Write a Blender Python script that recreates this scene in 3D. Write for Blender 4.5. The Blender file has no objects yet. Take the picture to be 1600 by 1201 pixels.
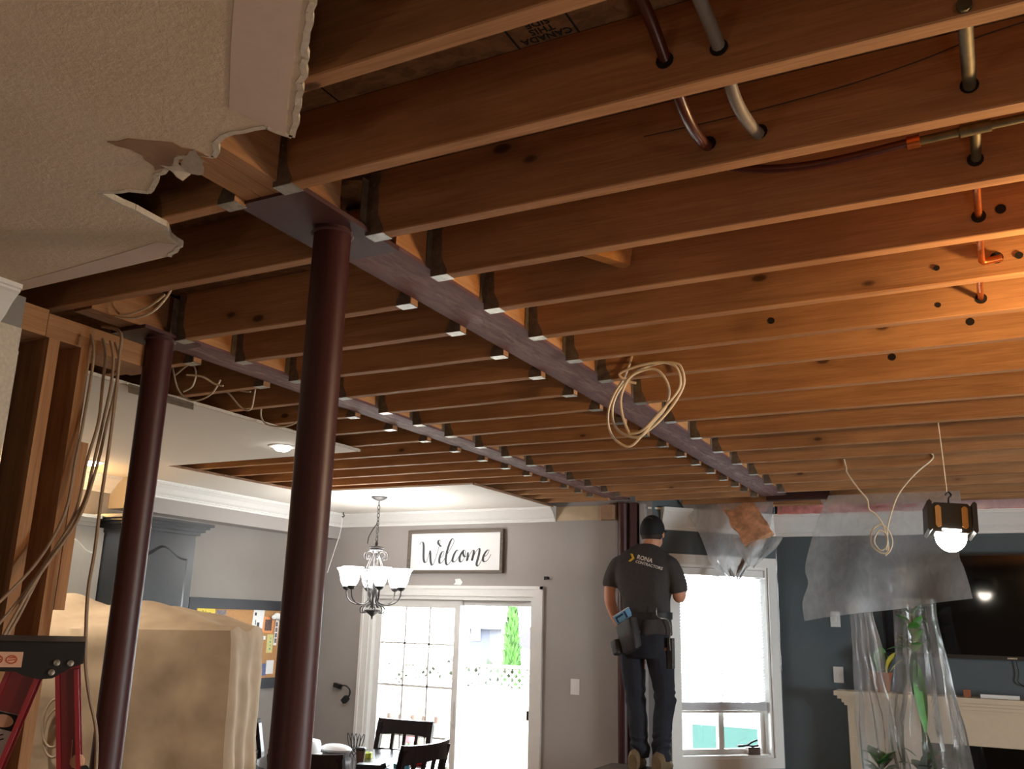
import bpy, bmesh, math, random
from mathutils import Vector, Matrix, Quaternion
from mathutils import noise as mn
random.seed(7)
C = bpy.context.scene.collection
SC = bpy.context.scene
PI = math.pi

# ------------------------------------------------------------------ camera, world, lights, exposure
cam = bpy.data.objects.new('camera', bpy.data.cameras.new('camera'))
C.objects.link(cam)
yaw, pit, rol = math.radians(28.017), math.radians(14.5255), math.radians(1.6088)
Fv = Vector((-math.sin(yaw)*math.cos(pit), math.cos(yaw)*math.cos(pit), math.sin(pit)))
R0 = Vector((math.cos(yaw), math.sin(yaw), 0)); U0 = R0.cross(Fv)
Rv = R0*math.cos(rol) + U0*math.sin(rol); Uv = -R0*math.sin(rol) + U0*math.cos(rol)
m = Matrix((Rv, Uv, -Fv)).transposed().to_4x4(); m.translation = Vector((0, 0, 1.80))
cam.matrix_world = m
cam.data.sensor_width = 36.0; cam.data.sensor_fit = 'HORIZONTAL'
cam.data.lens = 1435.6/1600*36.0
cam.data.clip_start = 0.02
SC.camera = cam

world = bpy.data.worlds.new('sky'); SC.world = world; world.use_nodes = True
wn = world.node_tree.nodes; wl = world.node_tree.links
bg = wn['Background']
bg.inputs['Color'].default_value = (0.93, 0.97, 1.0, 1)     # white overcast sky
bg.inputs['Strength'].default_value = 45.0

SC.view_settings.view_transform = 'Standard'
SC.view_settings.look = 'None'
SC.view_settings.exposure = 0.0
SC.view_settings.gamma = 1.0
SC.view_settings.use_curve_mapping = False

def lamp(name, kind, loc, energy, color, size=0.05, rot=None, **kw):
    l = bpy.data.lights.new(name, kind); l.energy = energy; l.color = color
    if kind == 'AREA':
        l.shape = 'RECTANGLE'; l.size = size[0]; l.size_y = size[1]
    else:
        l.shadow_soft_size = size
    for k, v in kw.items(): setattr(l, k, v)
    o = bpy.data.objects.new(name, l); C.objects.link(o); o.location = loc
    if rot: o.rotation_euler = rot
    return o

# portals guide the sky light through the two glazed openings
p1 = lamp('door_portal', 'AREA', (-4.15, 6.99, 1.03), 1, (1, 1, 1), (1.66, 1.96), (math.radians(-90), 0, 0)); p1.data.cycles.is_portal = True
p2 = lamp('window_portal', 'AREA', (-1.94+0.08, 7.26+0.08-0.16, 1.55), 1, (1, 1, 1), (0.9, 1.45)); p2.data.cycles.is_portal = True
p2.location = (-1.945-0.09, 7.255+0.09, 1.57); p2.rotation_euler = (math.radians(-90), 0, math.radians(45))
p3 = lamp('side_portal', 'AREA', (4.22, 4.3, 1.55), 1, (1, 1, 1), (1.3, 1.4), (math.radians(90), 0, math.radians(90))); p3.data.cycles.is_portal = True
# fill lights added for warm ambience, behind the photographer
lamp('rear_fill_right', 'POINT', (1.9, -1.9, 1.7), 22, (1.0, 0.78, 0.60), 0.15)
lamp('rear_fill_left', 'POINT', (-1.3, -1.7, 1.3), 11, (1.0, 0.78, 0.60), 0.15)
lamp('floor_fill', 'POINT', (0.75, 1.3, 0.42), 32, (1.0, 0.89, 0.78), 0.18)  # fill light added below to brighten the joist undersides
# lamp on the floor stand just right of the frame
lamp('stand_lamp', 'POINT', (0.50, 2.48, 2.40), 55, (1.0, 0.58, 0.23), 0.05)
# recessed kitchen lights and the light over the cabinets
for x, y, e in ((-5.06, 3.87, 10), (-3.50, 3.87, 10), (-4.45, 2.62, 110)):
    lamp('recessed_lamp', 'SPOT', (x, y, 2.672), e, (1.0, 0.93, 0.82), 0.04, spot_size=2.3, spot_blend=0.6)
lamp('cabinet_lamp', 'POINT', (-5.38, 3.92, 2.47), 9.0, (1.0, 0.52, 0.14), 0.03)
lamp('chandelier_lamp', 'POINT', (-4.24, 5.83, 2.22), 42, (1.0, 0.96, 0.92), 0.16)

# ------------------------------------------------------------------ mesh helpers
class MB:
    def __init__(s): s.v = []; s.f = []
    def add(s, vs, fs):
        n = len(s.v); s.v += [tuple(v) for v in vs]; s.f += [tuple(i+n for i in f) for f in fs]; return s
    def box(s, x0, y0, z0, x1, y1, z1, M=None):
        vs = [Vector((x, y, z)) for z in (z0, z1) for y in (y0, y1) for x in (x0, x1)]
        if M: vs = [M @ v for v in vs]
        return s.add(vs, [(0,2,3,1),(4,5,7,6),(0,1,5,4),(2,6,7,3),(0,4,6,2),(1,3,7,5)])
    def bar(s, p, q, w, h, up=(0,0,1)):
        p = Vector(p); q = Vector(q); d = (q-p).normalized(); up = Vector(up)
        a = d.cross(up)
        if a.length < 1e-4: a = d.cross(Vector((1,0,0)))
        a.normalize(); b = a.cross(d)
        vs = [c + a*i*w/2 + b*j*h/2 for c in (p, q) for j in (-1, 1) for i in (-1, 1)]
        return s.add(vs, [(0,1,3,2),(4,6,7,5),(0,4,5,1),(2,3,7,6),(0,2,6,4),(1,5,7,3)])
    def tube(s, path, r, n=8, closed=False, flat=1.0):
        path = [Vector(p) for p in path]; N = len(path)
        rs = r if isinstance(r, (list, tuple)) else [r]*N
        prev = None; rings = []
        for i, p in enumerate(path):
            if closed: t = path[(i+1) % N] - path[i-1]
            else: t = path[min(i+1, N-1)] - path[max(i-1, 0)]
            if t.length < 1e-9: t = Vector((0,0,1))
            t.normalize()
            if prev is None:
                a = t.cross(Vector((0,0,1)))
                if a.length < .05: a = t.cross(Vector((1,0,0)))
            else:
                a = prev - t*prev.dot(t)
            a.normalize(); prev = a; b = t.cross(a)
            rings.append([p + (a*math.cos(2*PI*k/n) + b*math.sin(2*PI*k/n)*flat)*rs[i] for k in range(n)])
        return s.loft(rings, closed)
    def loft(s, rings, closed=False, caps=True):
        n = len(rings[0]); vs = [v for r in rings for v in r]; fs = []
        N = len(rings)
        for i in range(N if closed else N-1):
            j = (i+1) % N
            for k in range(n):
                fs.append((i*n+k, i*n+(k+1) % n, j*n+(k+1) % n, j*n+k))
        if caps and not closed:
            fs.append(tuple(range(n-1, -1, -1))); fs.append(tuple((N-1)*n+k for k in range(n)))
        return s.add(vs, fs)
    def lathe(s, prof, c, n=20, axis=None):
        c = Vector(c); rings = []
        Q = Vector((0,0,1)).rotation_difference(Vector(axis)) if axis else Quaternion()
        for r, z in prof:
            r = max(r, 1e-4)
            rings.append([c + Q @ Vector((r*math.cos(2*PI*k/n), r*math.sin(2*PI*k/n), z)) for k in range(n)])
        return s.loft(rings)
    def prism(s, poly, z0, z1, M=None):
        n = len(poly)
        vs = [Vector((x, y, z0)) for x, y in poly] + [Vector((x, y, z1)) for x, y in poly]
        if M: vs = [M @ v for v in vs]
        fs = [tuple(range(n-1, -1, -1)), tuple(range(n, 2*n))]
        fs += [(k, (k+1) % n, n+(k+1) % n, n+k) for k in range(n)]
        return s.add(vs, fs)
    def ball(s, c, rx, ry, rz, n=14, m=9):
        c = Vector(c); rings = []
        for i in range(m+1):
            a = -PI/2 + PI*i/m; r = max(math.cos(a), 1e-3)
            rings.append([c + Vector((rx*r*math.cos(2*PI*k/n), ry*r*math.sin(2*PI*k/n), rz*math.sin(a))) for k in range(n)])
        return s.loft(rings)
    def grid(s, P):                      # P: rows of points
        nr = len(P); nc = len(P[0])
        return s.add([v for r in P for v in r], [(i*nc+j, i*nc+j+1, (i+1)*nc+j+1, (i+1)*nc+j) for i in range(nr-1) for j in range(nc-1)])
    def mesh(s, name, smooth=False, tri=False):
        me = bpy.data.meshes.new(name); me.from_pydata(s.v, [], s.f)
        bm = bmesh.new(); bm.from_mesh(me)
        bmesh.ops.remove_doubles(bm, verts=bm.verts, dist=1e-5)
        bmesh.ops.recalc_face_normals(bm, faces=bm.faces)
        if tri: bmesh.ops.triangulate(bm, faces=[f for f in bm.faces if len(f.verts) > 4])
        bm.to_mesh(me); bm.free()
        if smooth:
            me.polygons.foreach_set('use_smooth', [True]*len(me.polygons))
            me.set_sharp_from_angle(angle=0.7)
        return me

def link(name, me, mat, parent=None, kind=None):
    o = bpy.data.objects.new(name, me); C.objects.link(o)
    if mat: me.materials.append(mat)
    if parent is not None: o.parent = parent
    if kind: o['kind'] = kind
    return o
def tag(o, label=None, cat=None, group=None, kind=None):
    if label: o['label'] = label
    if cat: o['category'] = cat
    if group: o['group'] = group
    if kind: o['kind'] = kind
    return o
def thing(name, label, cat, loc=(0,0,0), rz=0, group=None):
    o = bpy.data.objects.new(name, None); o.empty_display_size = .05; C.objects.link(o)
    o.location = loc; o.rotation_euler = (0, 0, rz)
    return tag(o, label, cat, group)
def part(name, mb, mat, parent, smooth=False, label=None, kind=None, world=False):
    """world=True: the builder holds world coordinates; move them into the parent's frame"""
    if world:
        M = Matrix.Translation(parent.location) @ parent.rotation_euler.to_matrix().to_4x4()
        if parent.parent:
            pp = parent.parent
            M = Matrix.Translation(pp.location) @ pp.rotation_euler.to_matrix().to_4x4() @ M
        Mi = M.inverted(); mb.v = [tuple(Mi @ Vector(v)) for v in mb.v]
    o = link(name, mb.mesh(name, smooth), mat, parent, kind)
    if label: o['label'] = label
    return o
def single(name, mb, mat, label, cat, smooth=False, group=None, org=None):
    """a thing that is one mesh; its origin goes to org (default: base centre)"""
    xs = [v[0] for v in mb.v]; ys = [v[1] for v in mb.v]; zs = [v[2] for v in mb.v]
    org = Vector(org) if org else Vector(((min(xs)+max(xs))/2, (min(ys)+max(ys))/2, min(zs)))
    mb.v = [tuple(Vector(v)-org) for v in mb.v]
    o = link(name, mb.mesh(name, smooth), mat); o.location = org
    return tag(o, label, cat, group)
def struct(name, mb, mat, smooth=False, parent=None):
    return link(name, mb.mesh(name, smooth), mat, parent, None if parent else 'structure')
def copy_tree(o, parent=None):
    c = o.copy(); C.objects.link(c)
    if parent is not None: c.parent = parent
    for ch in list(o.children): copy_tree(ch, c)
    return c
def remesh(mb, voxel, smooth=4, name='tmp'):
    me = mb.mesh(name); o = bpy.data.objects.new(name, me); C.objects.link(o)
    a = o.modifiers.new('r', 'REMESH'); a.mode = 'VOXEL'; a.voxel_size = voxel
    if smooth:
        b = o.modifiers.new('s', 'SMOOTH'); b.factor = .5; b.iterations = smooth
    dg = bpy.context.evaluated_depsgraph_get(); dg.update()
    out = bpy.data.meshes.new_from_object(o.evaluated_get(dg)); out.name = name
    bpy.data.objects.remove(o); bpy.data.meshes.remove(me)
    out.polygons.foreach_set('use_smooth', [True]*len(out.polygons))
    return out
def text_mesh(txt, size, align='LEFT', bold=0.0, depth=0.0, space=1.0):
    cu = bpy.data.curves.new('t', 'FONT'); cu.body = txt; cu.size = size; cu.align_x = align
    cu.offset = bold; cu.extrude = depth; cu.space_character = space; cu.resolution_u = 3
    o = bpy.data.objects.new('t', cu); C.objects.link(o)
    dg = bpy.context.evaluated_depsgraph_get(); dg.update()
    me = bpy.data.meshes.new_from_object(o.evaluated_get(dg))
    bpy.data.objects.remove(o); bpy.data.curves.remove(cu)
    return me
def spline(pts, n=6):
    """Catmull-Rom through the points"""
    P = [Vector(p) for p in pts]; out = []
    for i in range(len(P)-1):
        a = P[max(i-1, 0)]; b = P[i]; c = P[i+1]; d = P[min(i+2, len(P)-1)]
        for k in range(n):
            t = k/n
            out.append(.5*((2*b) + (c-a)*t + (2*a-5*b+4*c-d)*t*t + (3*b-a-3*c+d)*t**3))
    out.append(P[-1]); return out

# ------------------------------------------------------------------ materials
MATS = {}
class NT:
    def __init__(s, name):
        s.m = bpy.data.materials.new(name); s.m.use_nodes = True
        s.t = s.m.node_tree; s.n = s.t.nodes; s.l = s.t.links
        s.b = s.n['Principled BSDF']; s.out = s.n['Material Output']
    def node(s, t, **kw):
        n = s.n.new(t)
        for k, v in kw.items():
            if k.startswith('i_'): n.inputs[k[2:].replace('_', ' ')].default_value = v
            else: setattr(n, k, v)
        return n
    def link(s, a, b): s.l.new(a, b)
    def coord(s, scale=(1,1,1), rand=True):
        tc = s.node('ShaderNodeTexCoord'); mp = s.node('ShaderNodeMapping'); mp.inputs['Scale'].default_value = scale
        s.link(tc.outputs['Object'], mp.inputs['Vector'])
        if rand:
            oi = s.node('ShaderNodeObjectInfo'); mu = s.node('ShaderNodeMath', operation='MULTIPLY'); mu.inputs[1].default_value = 37.0
            s.link(oi.outputs['Random'], mu.inputs[0])
            cb = s.node('ShaderNodeCombineXYZ')
            for k in range(3): s.link(mu.outputs[0], cb.inputs[k])
            s.link(cb.outputs[0], mp.inputs['Location'])
        return mp.outputs['Vector']
    def noise(s, vec, scale, detail=4, rough=.6, dist=0.0):
        n = s.node('ShaderNodeTexNoise'); n.inputs['Scale'].default_value = scale; n.inputs['Detail'].default_value = detail
        n.inputs['Roughness'].default_value = rough; n.inputs['Distortion'].default_value = dist
        if vec: s.link(vec, n.inputs['Vector'])
        return n.outputs['Fac']
    def ramp(s, fac, stops):
        r = s.node('ShaderNodeValToRGB'); e = r.color_ramp.elements
        while len(e) < len(stops): e.new(.5)
        for el, (p, c) in zip(e, stops):
            el.position = p; el.color = (*c, 1) if len(c) == 3 else c
        s.link(fac, r.inputs['Fac']); return r.outputs['Color']
    def mix(s, fac, a, b, blend='MIX'):
        x = s.node('ShaderNodeMix', data_type='RGBA', blend_type=blend)
        for sock, v in ((x.inputs[0], fac), (x.inputs[6], a), (x.inputs[7], b)):
            if hasattr(v, 'is_output'): s.link(v, sock)
            elif isinstance(v, (int, float)): sock.default_value = v
            else: sock.default_value = (*v, 1)
        return x.outputs[2]
    def bump(s, h, strength=.3, dist=.01):
        b = s.node('ShaderNodeBump'); b.inputs['Strength'].default_value = strength; b.inputs['Distance'].default_value = dist
        s.link(h, b.inputs['Height']); s.link(b.outputs['Normal'], s.b.inputs['Normal'])
    def base(s, c):
        if hasattr(c, 'is_output'): s.link(c, s.b.inputs['Base Color'])
        else: s.b.inputs['Base Color'].default_value = (*c, 1)
def srgb(r, g, b):
    f = lambda c: (c/255/12.92) if c/255 <= .04045 else ((c/255+.055)/1.055)**2.4
    return (f(r), f(g), f(b))
def plain(name, col, rough=.6, metal=0.0, var=0.12, scale=30, bump=0.0, emit=None, es=0.0, spec=None, coat=0.0):
    t = NT(name); v = t.coord((1,1,1)); n = t.noise(v, scale, 5)
    d = tuple(c*(1-var) for c in col); l = tuple(min(1, c*(1+var)) for c in col)
    t.base(t.ramp(n, [(.3, d), (.7, l)]))
    t.b.inputs['Roughness'].default_value = rough; t.b.inputs['Metallic'].default_value = metal
    if spec is not None: t.b.inputs['Specular IOR Level'].default_value = spec
    if coat: t.b.inputs['Coat Weight'].default_value = coat
    if bump: t.bump(n, bump, .004)
    if emit: t.b.inputs['Emission Color'].default_value = (*emit, 1); t.b.inputs['Emission Strength'].default_value = es
    MATS[name] = t.m; return t.m
def wood(name, light, dark, axis=0, knot=True, rough=.72):
    t = NT(name)
    sc = [9, 9, 9]; sc[axis] = .55
    v = t.coord(tuple(sc)); g = t.noise(v, 2.6, 8, .62, .9)
    col = t.ramp(g, [(.28, dark), (.5, tuple((a+b)/2 for a, b in zip(light, dark))), (.72, light)])
    fine = t.noise(t.coord(tuple(40 if i != axis else 1.5 for i in range(3))), 5, 3)
    col = t.mix(.25, col, t.ramp(fine, [(.35, tuple(c*.6 for c in dark)), (.65, light)]))
    big = t.noise(t.coord((1.1, 1.1, 1.1)), 1.3, 3)
    col = t.mix(t.ramp(big, [(.42, (0,0,0)), (.72, (.55,.55,.55))]), col, tuple(c*.62 for c in dark))
    if knot:
        ks = [6.0, 6.0, 6.0]; ks[axis] = 3.0
        vo = t.node('ShaderNodeTexVoronoi'); vo.inputs['Scale'].default_value = 1.0; vo.inputs['Randomness'].default_value = 1
        t.link(t.coord(tuple(ks)), vo.inputs['Vector'])
        km = t.ramp(vo.outputs['Distance'], [(0.0, (1,1,1)), (.055, (.9,.9,.9)), (.085, (.25,.25,.25)), (.2, (0,0,0))])
        col = t.mix(km, col, tuple(c*.22 for c in dark))
    t.base(col); t.b.inputs['Roughness'].default_value = rough; t.b.inputs['Specular IOR Level'].default_value = .25
    t.bump(fine, .25, .002)
    MATS[name] = t.m; return t.m

W_L = srgb(196, 148, 104); W_D = srgb(150, 104, 68)
wood('joist_wood', W_L, W_D, 0); wood('stud_wood', W_L, W_D, 2); wood('plate_wood', W_L, W_D, 1)
wood('packing_wood', srgb(214,160,106), srgb(176,118,70), 1)
wood('brace_wood', srgb(220,168,110), srgb(180,120,70), 0, knot=False)
wood('dark_wood', srgb(44,30,28), srgb(24,16,16), 2, knot=False, rough=.35)
wood('fence_wood', srgb(150,140,132), srgb(112,104,98), 2, knot=False)
wood('frame_wood', srgb(128,118,108), srgb(92,84,78), 0, knot=False)
plain('galvanized', srgb(170,168,160), .42, .85, .25, 60)
plain('dull_steel', srgb(112,98,84), .7, .35, .3, 40)
plain('white_paint', srgb(226,226,224), .45, var=.02)
plain('ceiling_white', srgb(224,220,212), .8, var=.02, bump=.1, scale=90)
plain('grey_wall', srgb(160,155,152), .75, var=.025, scale=3)
plain('grey_wall_shaded', srgb(140,136,132), .75, var=.025, scale=3)  # darker copy of grey_wall: shade under the soffit put into the colour
plain('teal_wall', srgb(80,91,96), .65, var=.06, scale=4)
plain('back_wall_paint', srgb(150,138,122), .8, var=.03)
plain('tan_board', srgb(196,178,150), .85, var=.08, scale=12)
plain('gypsum', srgb(206,196,180), .9, var=.12, scale=80, bump=.4)
plain('torn_paper', srgb(150,118,92), .9, var=.15, scale=25)
plain('floor_wood', srgb(126,96,70), .35, var=.2, scale=6)
plain('black_plastic', srgb(22,22,23), .45, var=.1)
plain('black_gloss', srgb(8,8,9), .06, var=.05)
plain('black_metal', srgb(26,24,24), .5, .6)
plain('pewter', srgb(66,64,64), .5, .6, .15)
plain('white_cable', srgb(222,206,178), .55, var=.06)
plain('old_cable', srgb(150,126,100), .6, var=.1)
plain('black_wire', srgb(28,20,16), .6)
plain('grey_pipe', srgb(120,112,102), .55, var=.15)
plain('red_pipe', srgb(70,26,16), .35, var=.2)
plain('copper', srgb(196,112,62), .32, .9, .25, 40)
plain('aged_copper', srgb(92,84,62), .6, .5, .3, 40)
plain('hole_dark', srgb(20,10,6), .9)
plain('dark_cabinet', srgb(72,76,82), .35, var=.05)
plain('light_cabinet', srgb(196,192,182), .5, var=.03)
plain('board_frame', srgb(44,47,54), .6, var=.06)
plain('cork', srgb(176,132,88), .9, var=.2, scale=120, bump=.4)
plain('ladder_red', srgb(140,20,32), .38, var=.08, scale=12)
plain('ladder_black', srgb(26,24,23), .6, var=.3, scale=18)
plain('sticker_white', srgb(206,202,206), .5, var=.04)
plain('sticker_peach', srgb(222,178,150), .5, var=.04)
plain('orange_ink', srgb(206,96,52), .6)
plain('ink_black', srgb(24,22,28), .7)
plain('ink_grey', srgb(62,68,74), .7)
plain('sign_white', srgb(232,234,236), .6, var=.02)
plain('shade_glass', srgb(250,248,244), .5, var=.01, emit=(1, .98, .96), es=7.0)
plain('bulb_glow', srgb(255,250,240), .5, var=.01, emit=(1, .96, .88), es=30.0)
plain('work_glow', srgb(255,250,240), .5, var=.01, emit=(1, .9, .74), es=60.0)
plain('amber_trim', srgb(166,120,66), .5, var=.1)
plain('skin', srgb(196,140,112), .55, var=.06, scale=20)
plain('shirt_cloth', srgb(58,54,54), .85, var=.12, scale=50, bump=.2)
plain('denim', srgb(29,32,44), .85, var=.18, scale=60, bump=.2)
plain('cap_cloth', srgb(17,17,20), .8, var=.15, scale=60)
plain('hair', srgb(40,28,22), .7)
plain('boot_leather', srgb(112,92,66), .8, var=.2, scale=18)
plain('belt_leather', srgb(34,30,30), .6, var=.25, scale=30)
plain('pouch_leather', srgb(44,40,40), .65, var=.3, scale=30)
plain('level_blue', srgb(120,180,226), .4, var=.05)
plain('level_dark', srgb(34,60,104), .45)
plain('print_white', srgb(214,208,204), .7)
plain('print_yellow', srgb(214,176,44), .7)
plain('pink_batt', srgb(216,140,132), .95, var=.35, scale=14, bump=.6)
plain('orange_batt', srgb(226,168,132), .95, var=.4, scale=16, bump=.8)
plain('red_tape', srgb(190,34,46), .45)
plain('leaf', srgb(70,132,52), .5, var=.3, scale=14)
plain('leaf_dark', srgb(40,96,44), .5, var=.3, scale=14)
plain('yellow_leaf', srgb(190,176,60), .6, var=.2, scale=14)
plain('terracotta', srgb(150,92,62), .8, var=.15)
plain('mantel_paint', srgb(206,190,166), .55, var=.03)
plain('cedar', srgb(48,84,26), .8, var=.5, scale=9, bump=.6)
plain('house_siding', srgb(44,45,58), .8, var=.05)
plain('house_pale', srgb(200,198,200), .8, var=.04)
plain('roof_shingle', srgb(40,36,42), .9, var=.15)
plain('ground', srgb(150,150,140), .9, var=.2, scale=2)
plain('hedge_leaf', srgb(38,44,30), .9, var=.5, scale=12)
plain('turquoise', srgb(26,62,58), .6, var=.1, scale=5)
plain('table_top', srgb(40,38,42), .16, var=.2, scale=8)
plain('cake_white', srgb(232,232,234), .4, var=.02)
plain('tape_green', srgb(190,206,70), .5)
plain('tape_teal', srgb(60,120,130), .5)
plain('item_red', srgb(206,40,44), .45)
plain('item_pink', srgb(236,96,110), .5)
plain('cup_brown', srgb(96,72,62), .6)
plain('pale_blue', srgb(156,186,206), .6)
plain('card_yellow', srgb(222,200,72), .7, var=.04)
plain('card_green', srgb(84,172,146), .7, var=.15, scale=40)
plain('card_blue', srgb(86,100,140), .7, var=.2, scale=40)
plain('photo_dark', srgb(84,62,58), .5, var=.7, scale=60)
plain('photo_orange', srgb(224,150,92), .6, var=.05)
plain('card_pale', srgb(214,206,140), .7, var=.08)
plain('photo_grey', srgb(110,104,110), .6, var=.7, scale=60)

def near_ceiling():
    t = NT('stippled_ceiling'); v = t.coord((1,1,1), False)
    n = t.noise(v, 70, 6, .7); n2 = t.noise(v, 3, 3)
    t.base(t.mix(.5, t.ramp(n, [(.3, srgb(196,176,150)), (.7, srgb(222,204,178))]), t.ramp(n2, [(.3, srgb(200,182,156)), (.7, srgb(218,200,178))])))
    t.b.inputs['Roughness'].default_value = .9; t.bump(n, .55, .006); MATS['stippled_ceiling'] = t.m
near_ceiling()
plain('flat_ceiling_strip', srgb(206,186,172), .85, var=.03)
def osb():
    t = NT('osb'); 
    vo = t.node('ShaderNodeTexVoronoi'); vo.inputs['Scale'].default_value = 1.0
    t.link(t.coord((26, 60, 20), False), vo.inputs['Vector'])
    n = t.noise(t.coord((14, 14, 14), False), 2, 6, .7, 1.2)
    c = t.mix(.5, t.ramp(vo.outputs['Color'], [(.2, srgb(92,60,34)), (.8, srgb(136,98,60))]), t.ramp(n, [(.3, srgb(80,50,28)), (.7, srgb(136,100,62))]))
    t.base(c); t.b.inputs['Roughness'].default_value = .8; t.bump(n, .4, .004); MATS['osb'] = t.m
osb()
def primer(name, base, dust, amt, axis_scale=(3, 3, 3), rough=.45, scuff=False):
    t = NT(name); v = t.coord(axis_scale)
    n = t.noise(v, 3.0, 6, .7, .4)
    c = t.ramp(n, [(.35, tuple(x*.75 for x in base)), (.65, base)])
    if scuff:                             # chalky rubbed streak along the middle of the flange
        tc = t.node('ShaderNodeTexCoord'); sp = t.node('ShaderNodeSeparateXYZ'); t.link(tc.outputs['Object'], sp.inputs[0])
        ab = t.node('ShaderNodeMath', operation='ABSOLUTE'); t.link(sp.outputs['X'], ab.inputs[0])
        band = t.ramp(ab.outputs[0], [(.0, (1,1,1)), (.035, (.55,.55,.55)), (.075, (.12,.12,.12))])
        n2 = t.noise(t.coord((30, 5, 30)), 1.5, 8, .75, .8)
        mk = t.mix(1.0, band, t.ramp(n2, [(.42, (0,0,0)), (.62, (1,1,1))]), 'MULTIPLY')
        c = t.mix(mk, c, dust)
    else:
        n2 = t.noise(t.coord((14, 14, 3)), 2.2, 7, .75, .5)
        c = t.mix(t.ramp(n2, [(.62, (0,0,0)), (.78, (amt,amt,amt))]), c, dust)
    t.base(c); t.b.inputs['Roughness'].default_value = rough; t.bump(n, .15, .003); MATS[name] = t.m
primer('beam_primer', srgb(112, 72, 72), srgb(164, 132, 126), .6, (3,1,3), .7, scuff=True)
primer('column_primer', srgb(70, 29, 28), srgb(104, 62, 56), .2, (3,3,1), .45)
primer('plate_primer', srgb(76, 42, 42), srgb(110, 76, 72), .2, (3,3,3), .6)
def canvas():
    t = NT('canvas_cloth'); n = t.noise(t.coord((1,1,1), False), 5, 3, .5); w = t.noise(t.coord((90,90,90), False), 4, 2)
    t.base(t.ramp(n, [(.3, srgb(156,130,102)), (.7, srgb(184,158,126))])); t.b.inputs['Roughness'].default_value = .95
    t.bump(n, .12, .03); MATS['canvas_cloth'] = t.m
canvas()
def glass(name, tint=(.96, .98, .98)):
    t = NT(name); t.n.remove(t.b)
    tr = t.node('ShaderNodeBsdfTransparent'); tr.inputs[0].default_value = (*tint, 1)
    gl = t.node('ShaderNodeBsdfGlossy'); gl.inputs['Roughness'].default_value = .02
    fr = t.node('ShaderNodeFresnel'); fr.inputs['IOR'].default_value = 1.45
    mx = t.node('ShaderNodeMixShader'); t.link(fr.outputs[0], mx.inputs[0]); t.link(tr.outputs[0], mx.inputs[1]); t.link(gl.outputs[0], mx.inputs[2])
    t.link(mx.outputs[0], t.out.inputs[0]); MATS[name] = t.m
glass('glass')
def poly(name, body=.22, col=(.82, .85, .9)):
    t = NT(name); t.n.remove(t.b)
    tr = t.node('ShaderNodeBsdfTransparent'); tr.inputs[0].default_value = (.96, .97, .98, 1)
    df = t.node('ShaderNodeBsdfDiffuse'); df.inputs[0].default_value = (*col, 1)
    tl = t.node('ShaderNodeBsdfTranslucent'); tl.inputs[0].default_value = (*col, 1)
    gl = t.node('ShaderNodeBsdfGlossy'); gl.inputs['Roughness'].default_value = .16
    n = t.noise(t.coord((9, 9, 4), False), 2.0, 5, .6, 1.0)
    bp = t.node('ShaderNodeBump'); bp.inputs['Strength'].default_value = .35; bp.inputs['Distance'].default_value = .02
    t.link(n, bp.inputs['Height']); t.link(bp.outputs[0], gl.inputs['Normal'])
    m1 = t.node('ShaderNodeMixShader'); m1.inputs[0].default_value = .5; t.link(df.outputs[0], m1.inputs[1]); t.link(tl.outputs[0], m1.inputs[2])
    m2 = t.node('ShaderNodeMixShader'); t.link(tr.outputs[0], m2.inputs[1]); t.link(m1.outputs[0], m2.inputs[2])
    f = t.ramp(n, [(.3, (body*.85,)*3), (.75, (body*1.2,)*3)]); t.link(f, m2.inputs[0])
    fr = t.node('ShaderNodeFresnel'); fr.inputs['IOR'].default_value = 1.5; t.link(bp.outputs[0], fr.inputs['Normal'])
    m3 = t.node('ShaderNodeMixShader'); t.link(fr.outputs[0], m3.inputs[0]); t.link(m2.outputs[0], m3.inputs[1]); t.link(gl.outputs[0], m3.inputs[2])
    t.link(m3.outputs[0], t.out.inputs[0]); MATS[name] = t.m
poly('poly_sheet', .34); poly('poly_heavy', .48); poly('poly_clear', .17)
def blind_mat():
    t = NT('blind_vinyl'); t.base(srgb(238,238,240)); t.b.inputs['Roughness'].default_value = .5
    tl = t.node('ShaderNodeBsdfTranslucent'); tl.inputs[0].default_value = (.85, .86, .88, 1)
    mx = t.node('ShaderNodeMixShader'); mx.inputs[0].default_value = .35
    t.link(t.b.outputs[0], mx.inputs[1]); t.link(tl.outputs[0], mx.inputs[2]); t.link(mx.outputs[0], t.out.inputs[0]); MATS['blind_vinyl'] = t.m
blind_mat()
M = MATS
H = 2.731          # underside of the floor joists
SUB = 2.903        # underside of the subfloor
# ------------------------------------------------------------------ the setting
struct('floor', MB().box(-8, -3.6, -.1, 4.3, 8.3, 0), M['floor_wood'])
b = MB().box(-8, -3.6, SUB, 4.3, 8.3, SUB+.06)
sub = struct('ceiling_1', b, M['osb'])                       # subfloor boards over the joists
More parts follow.
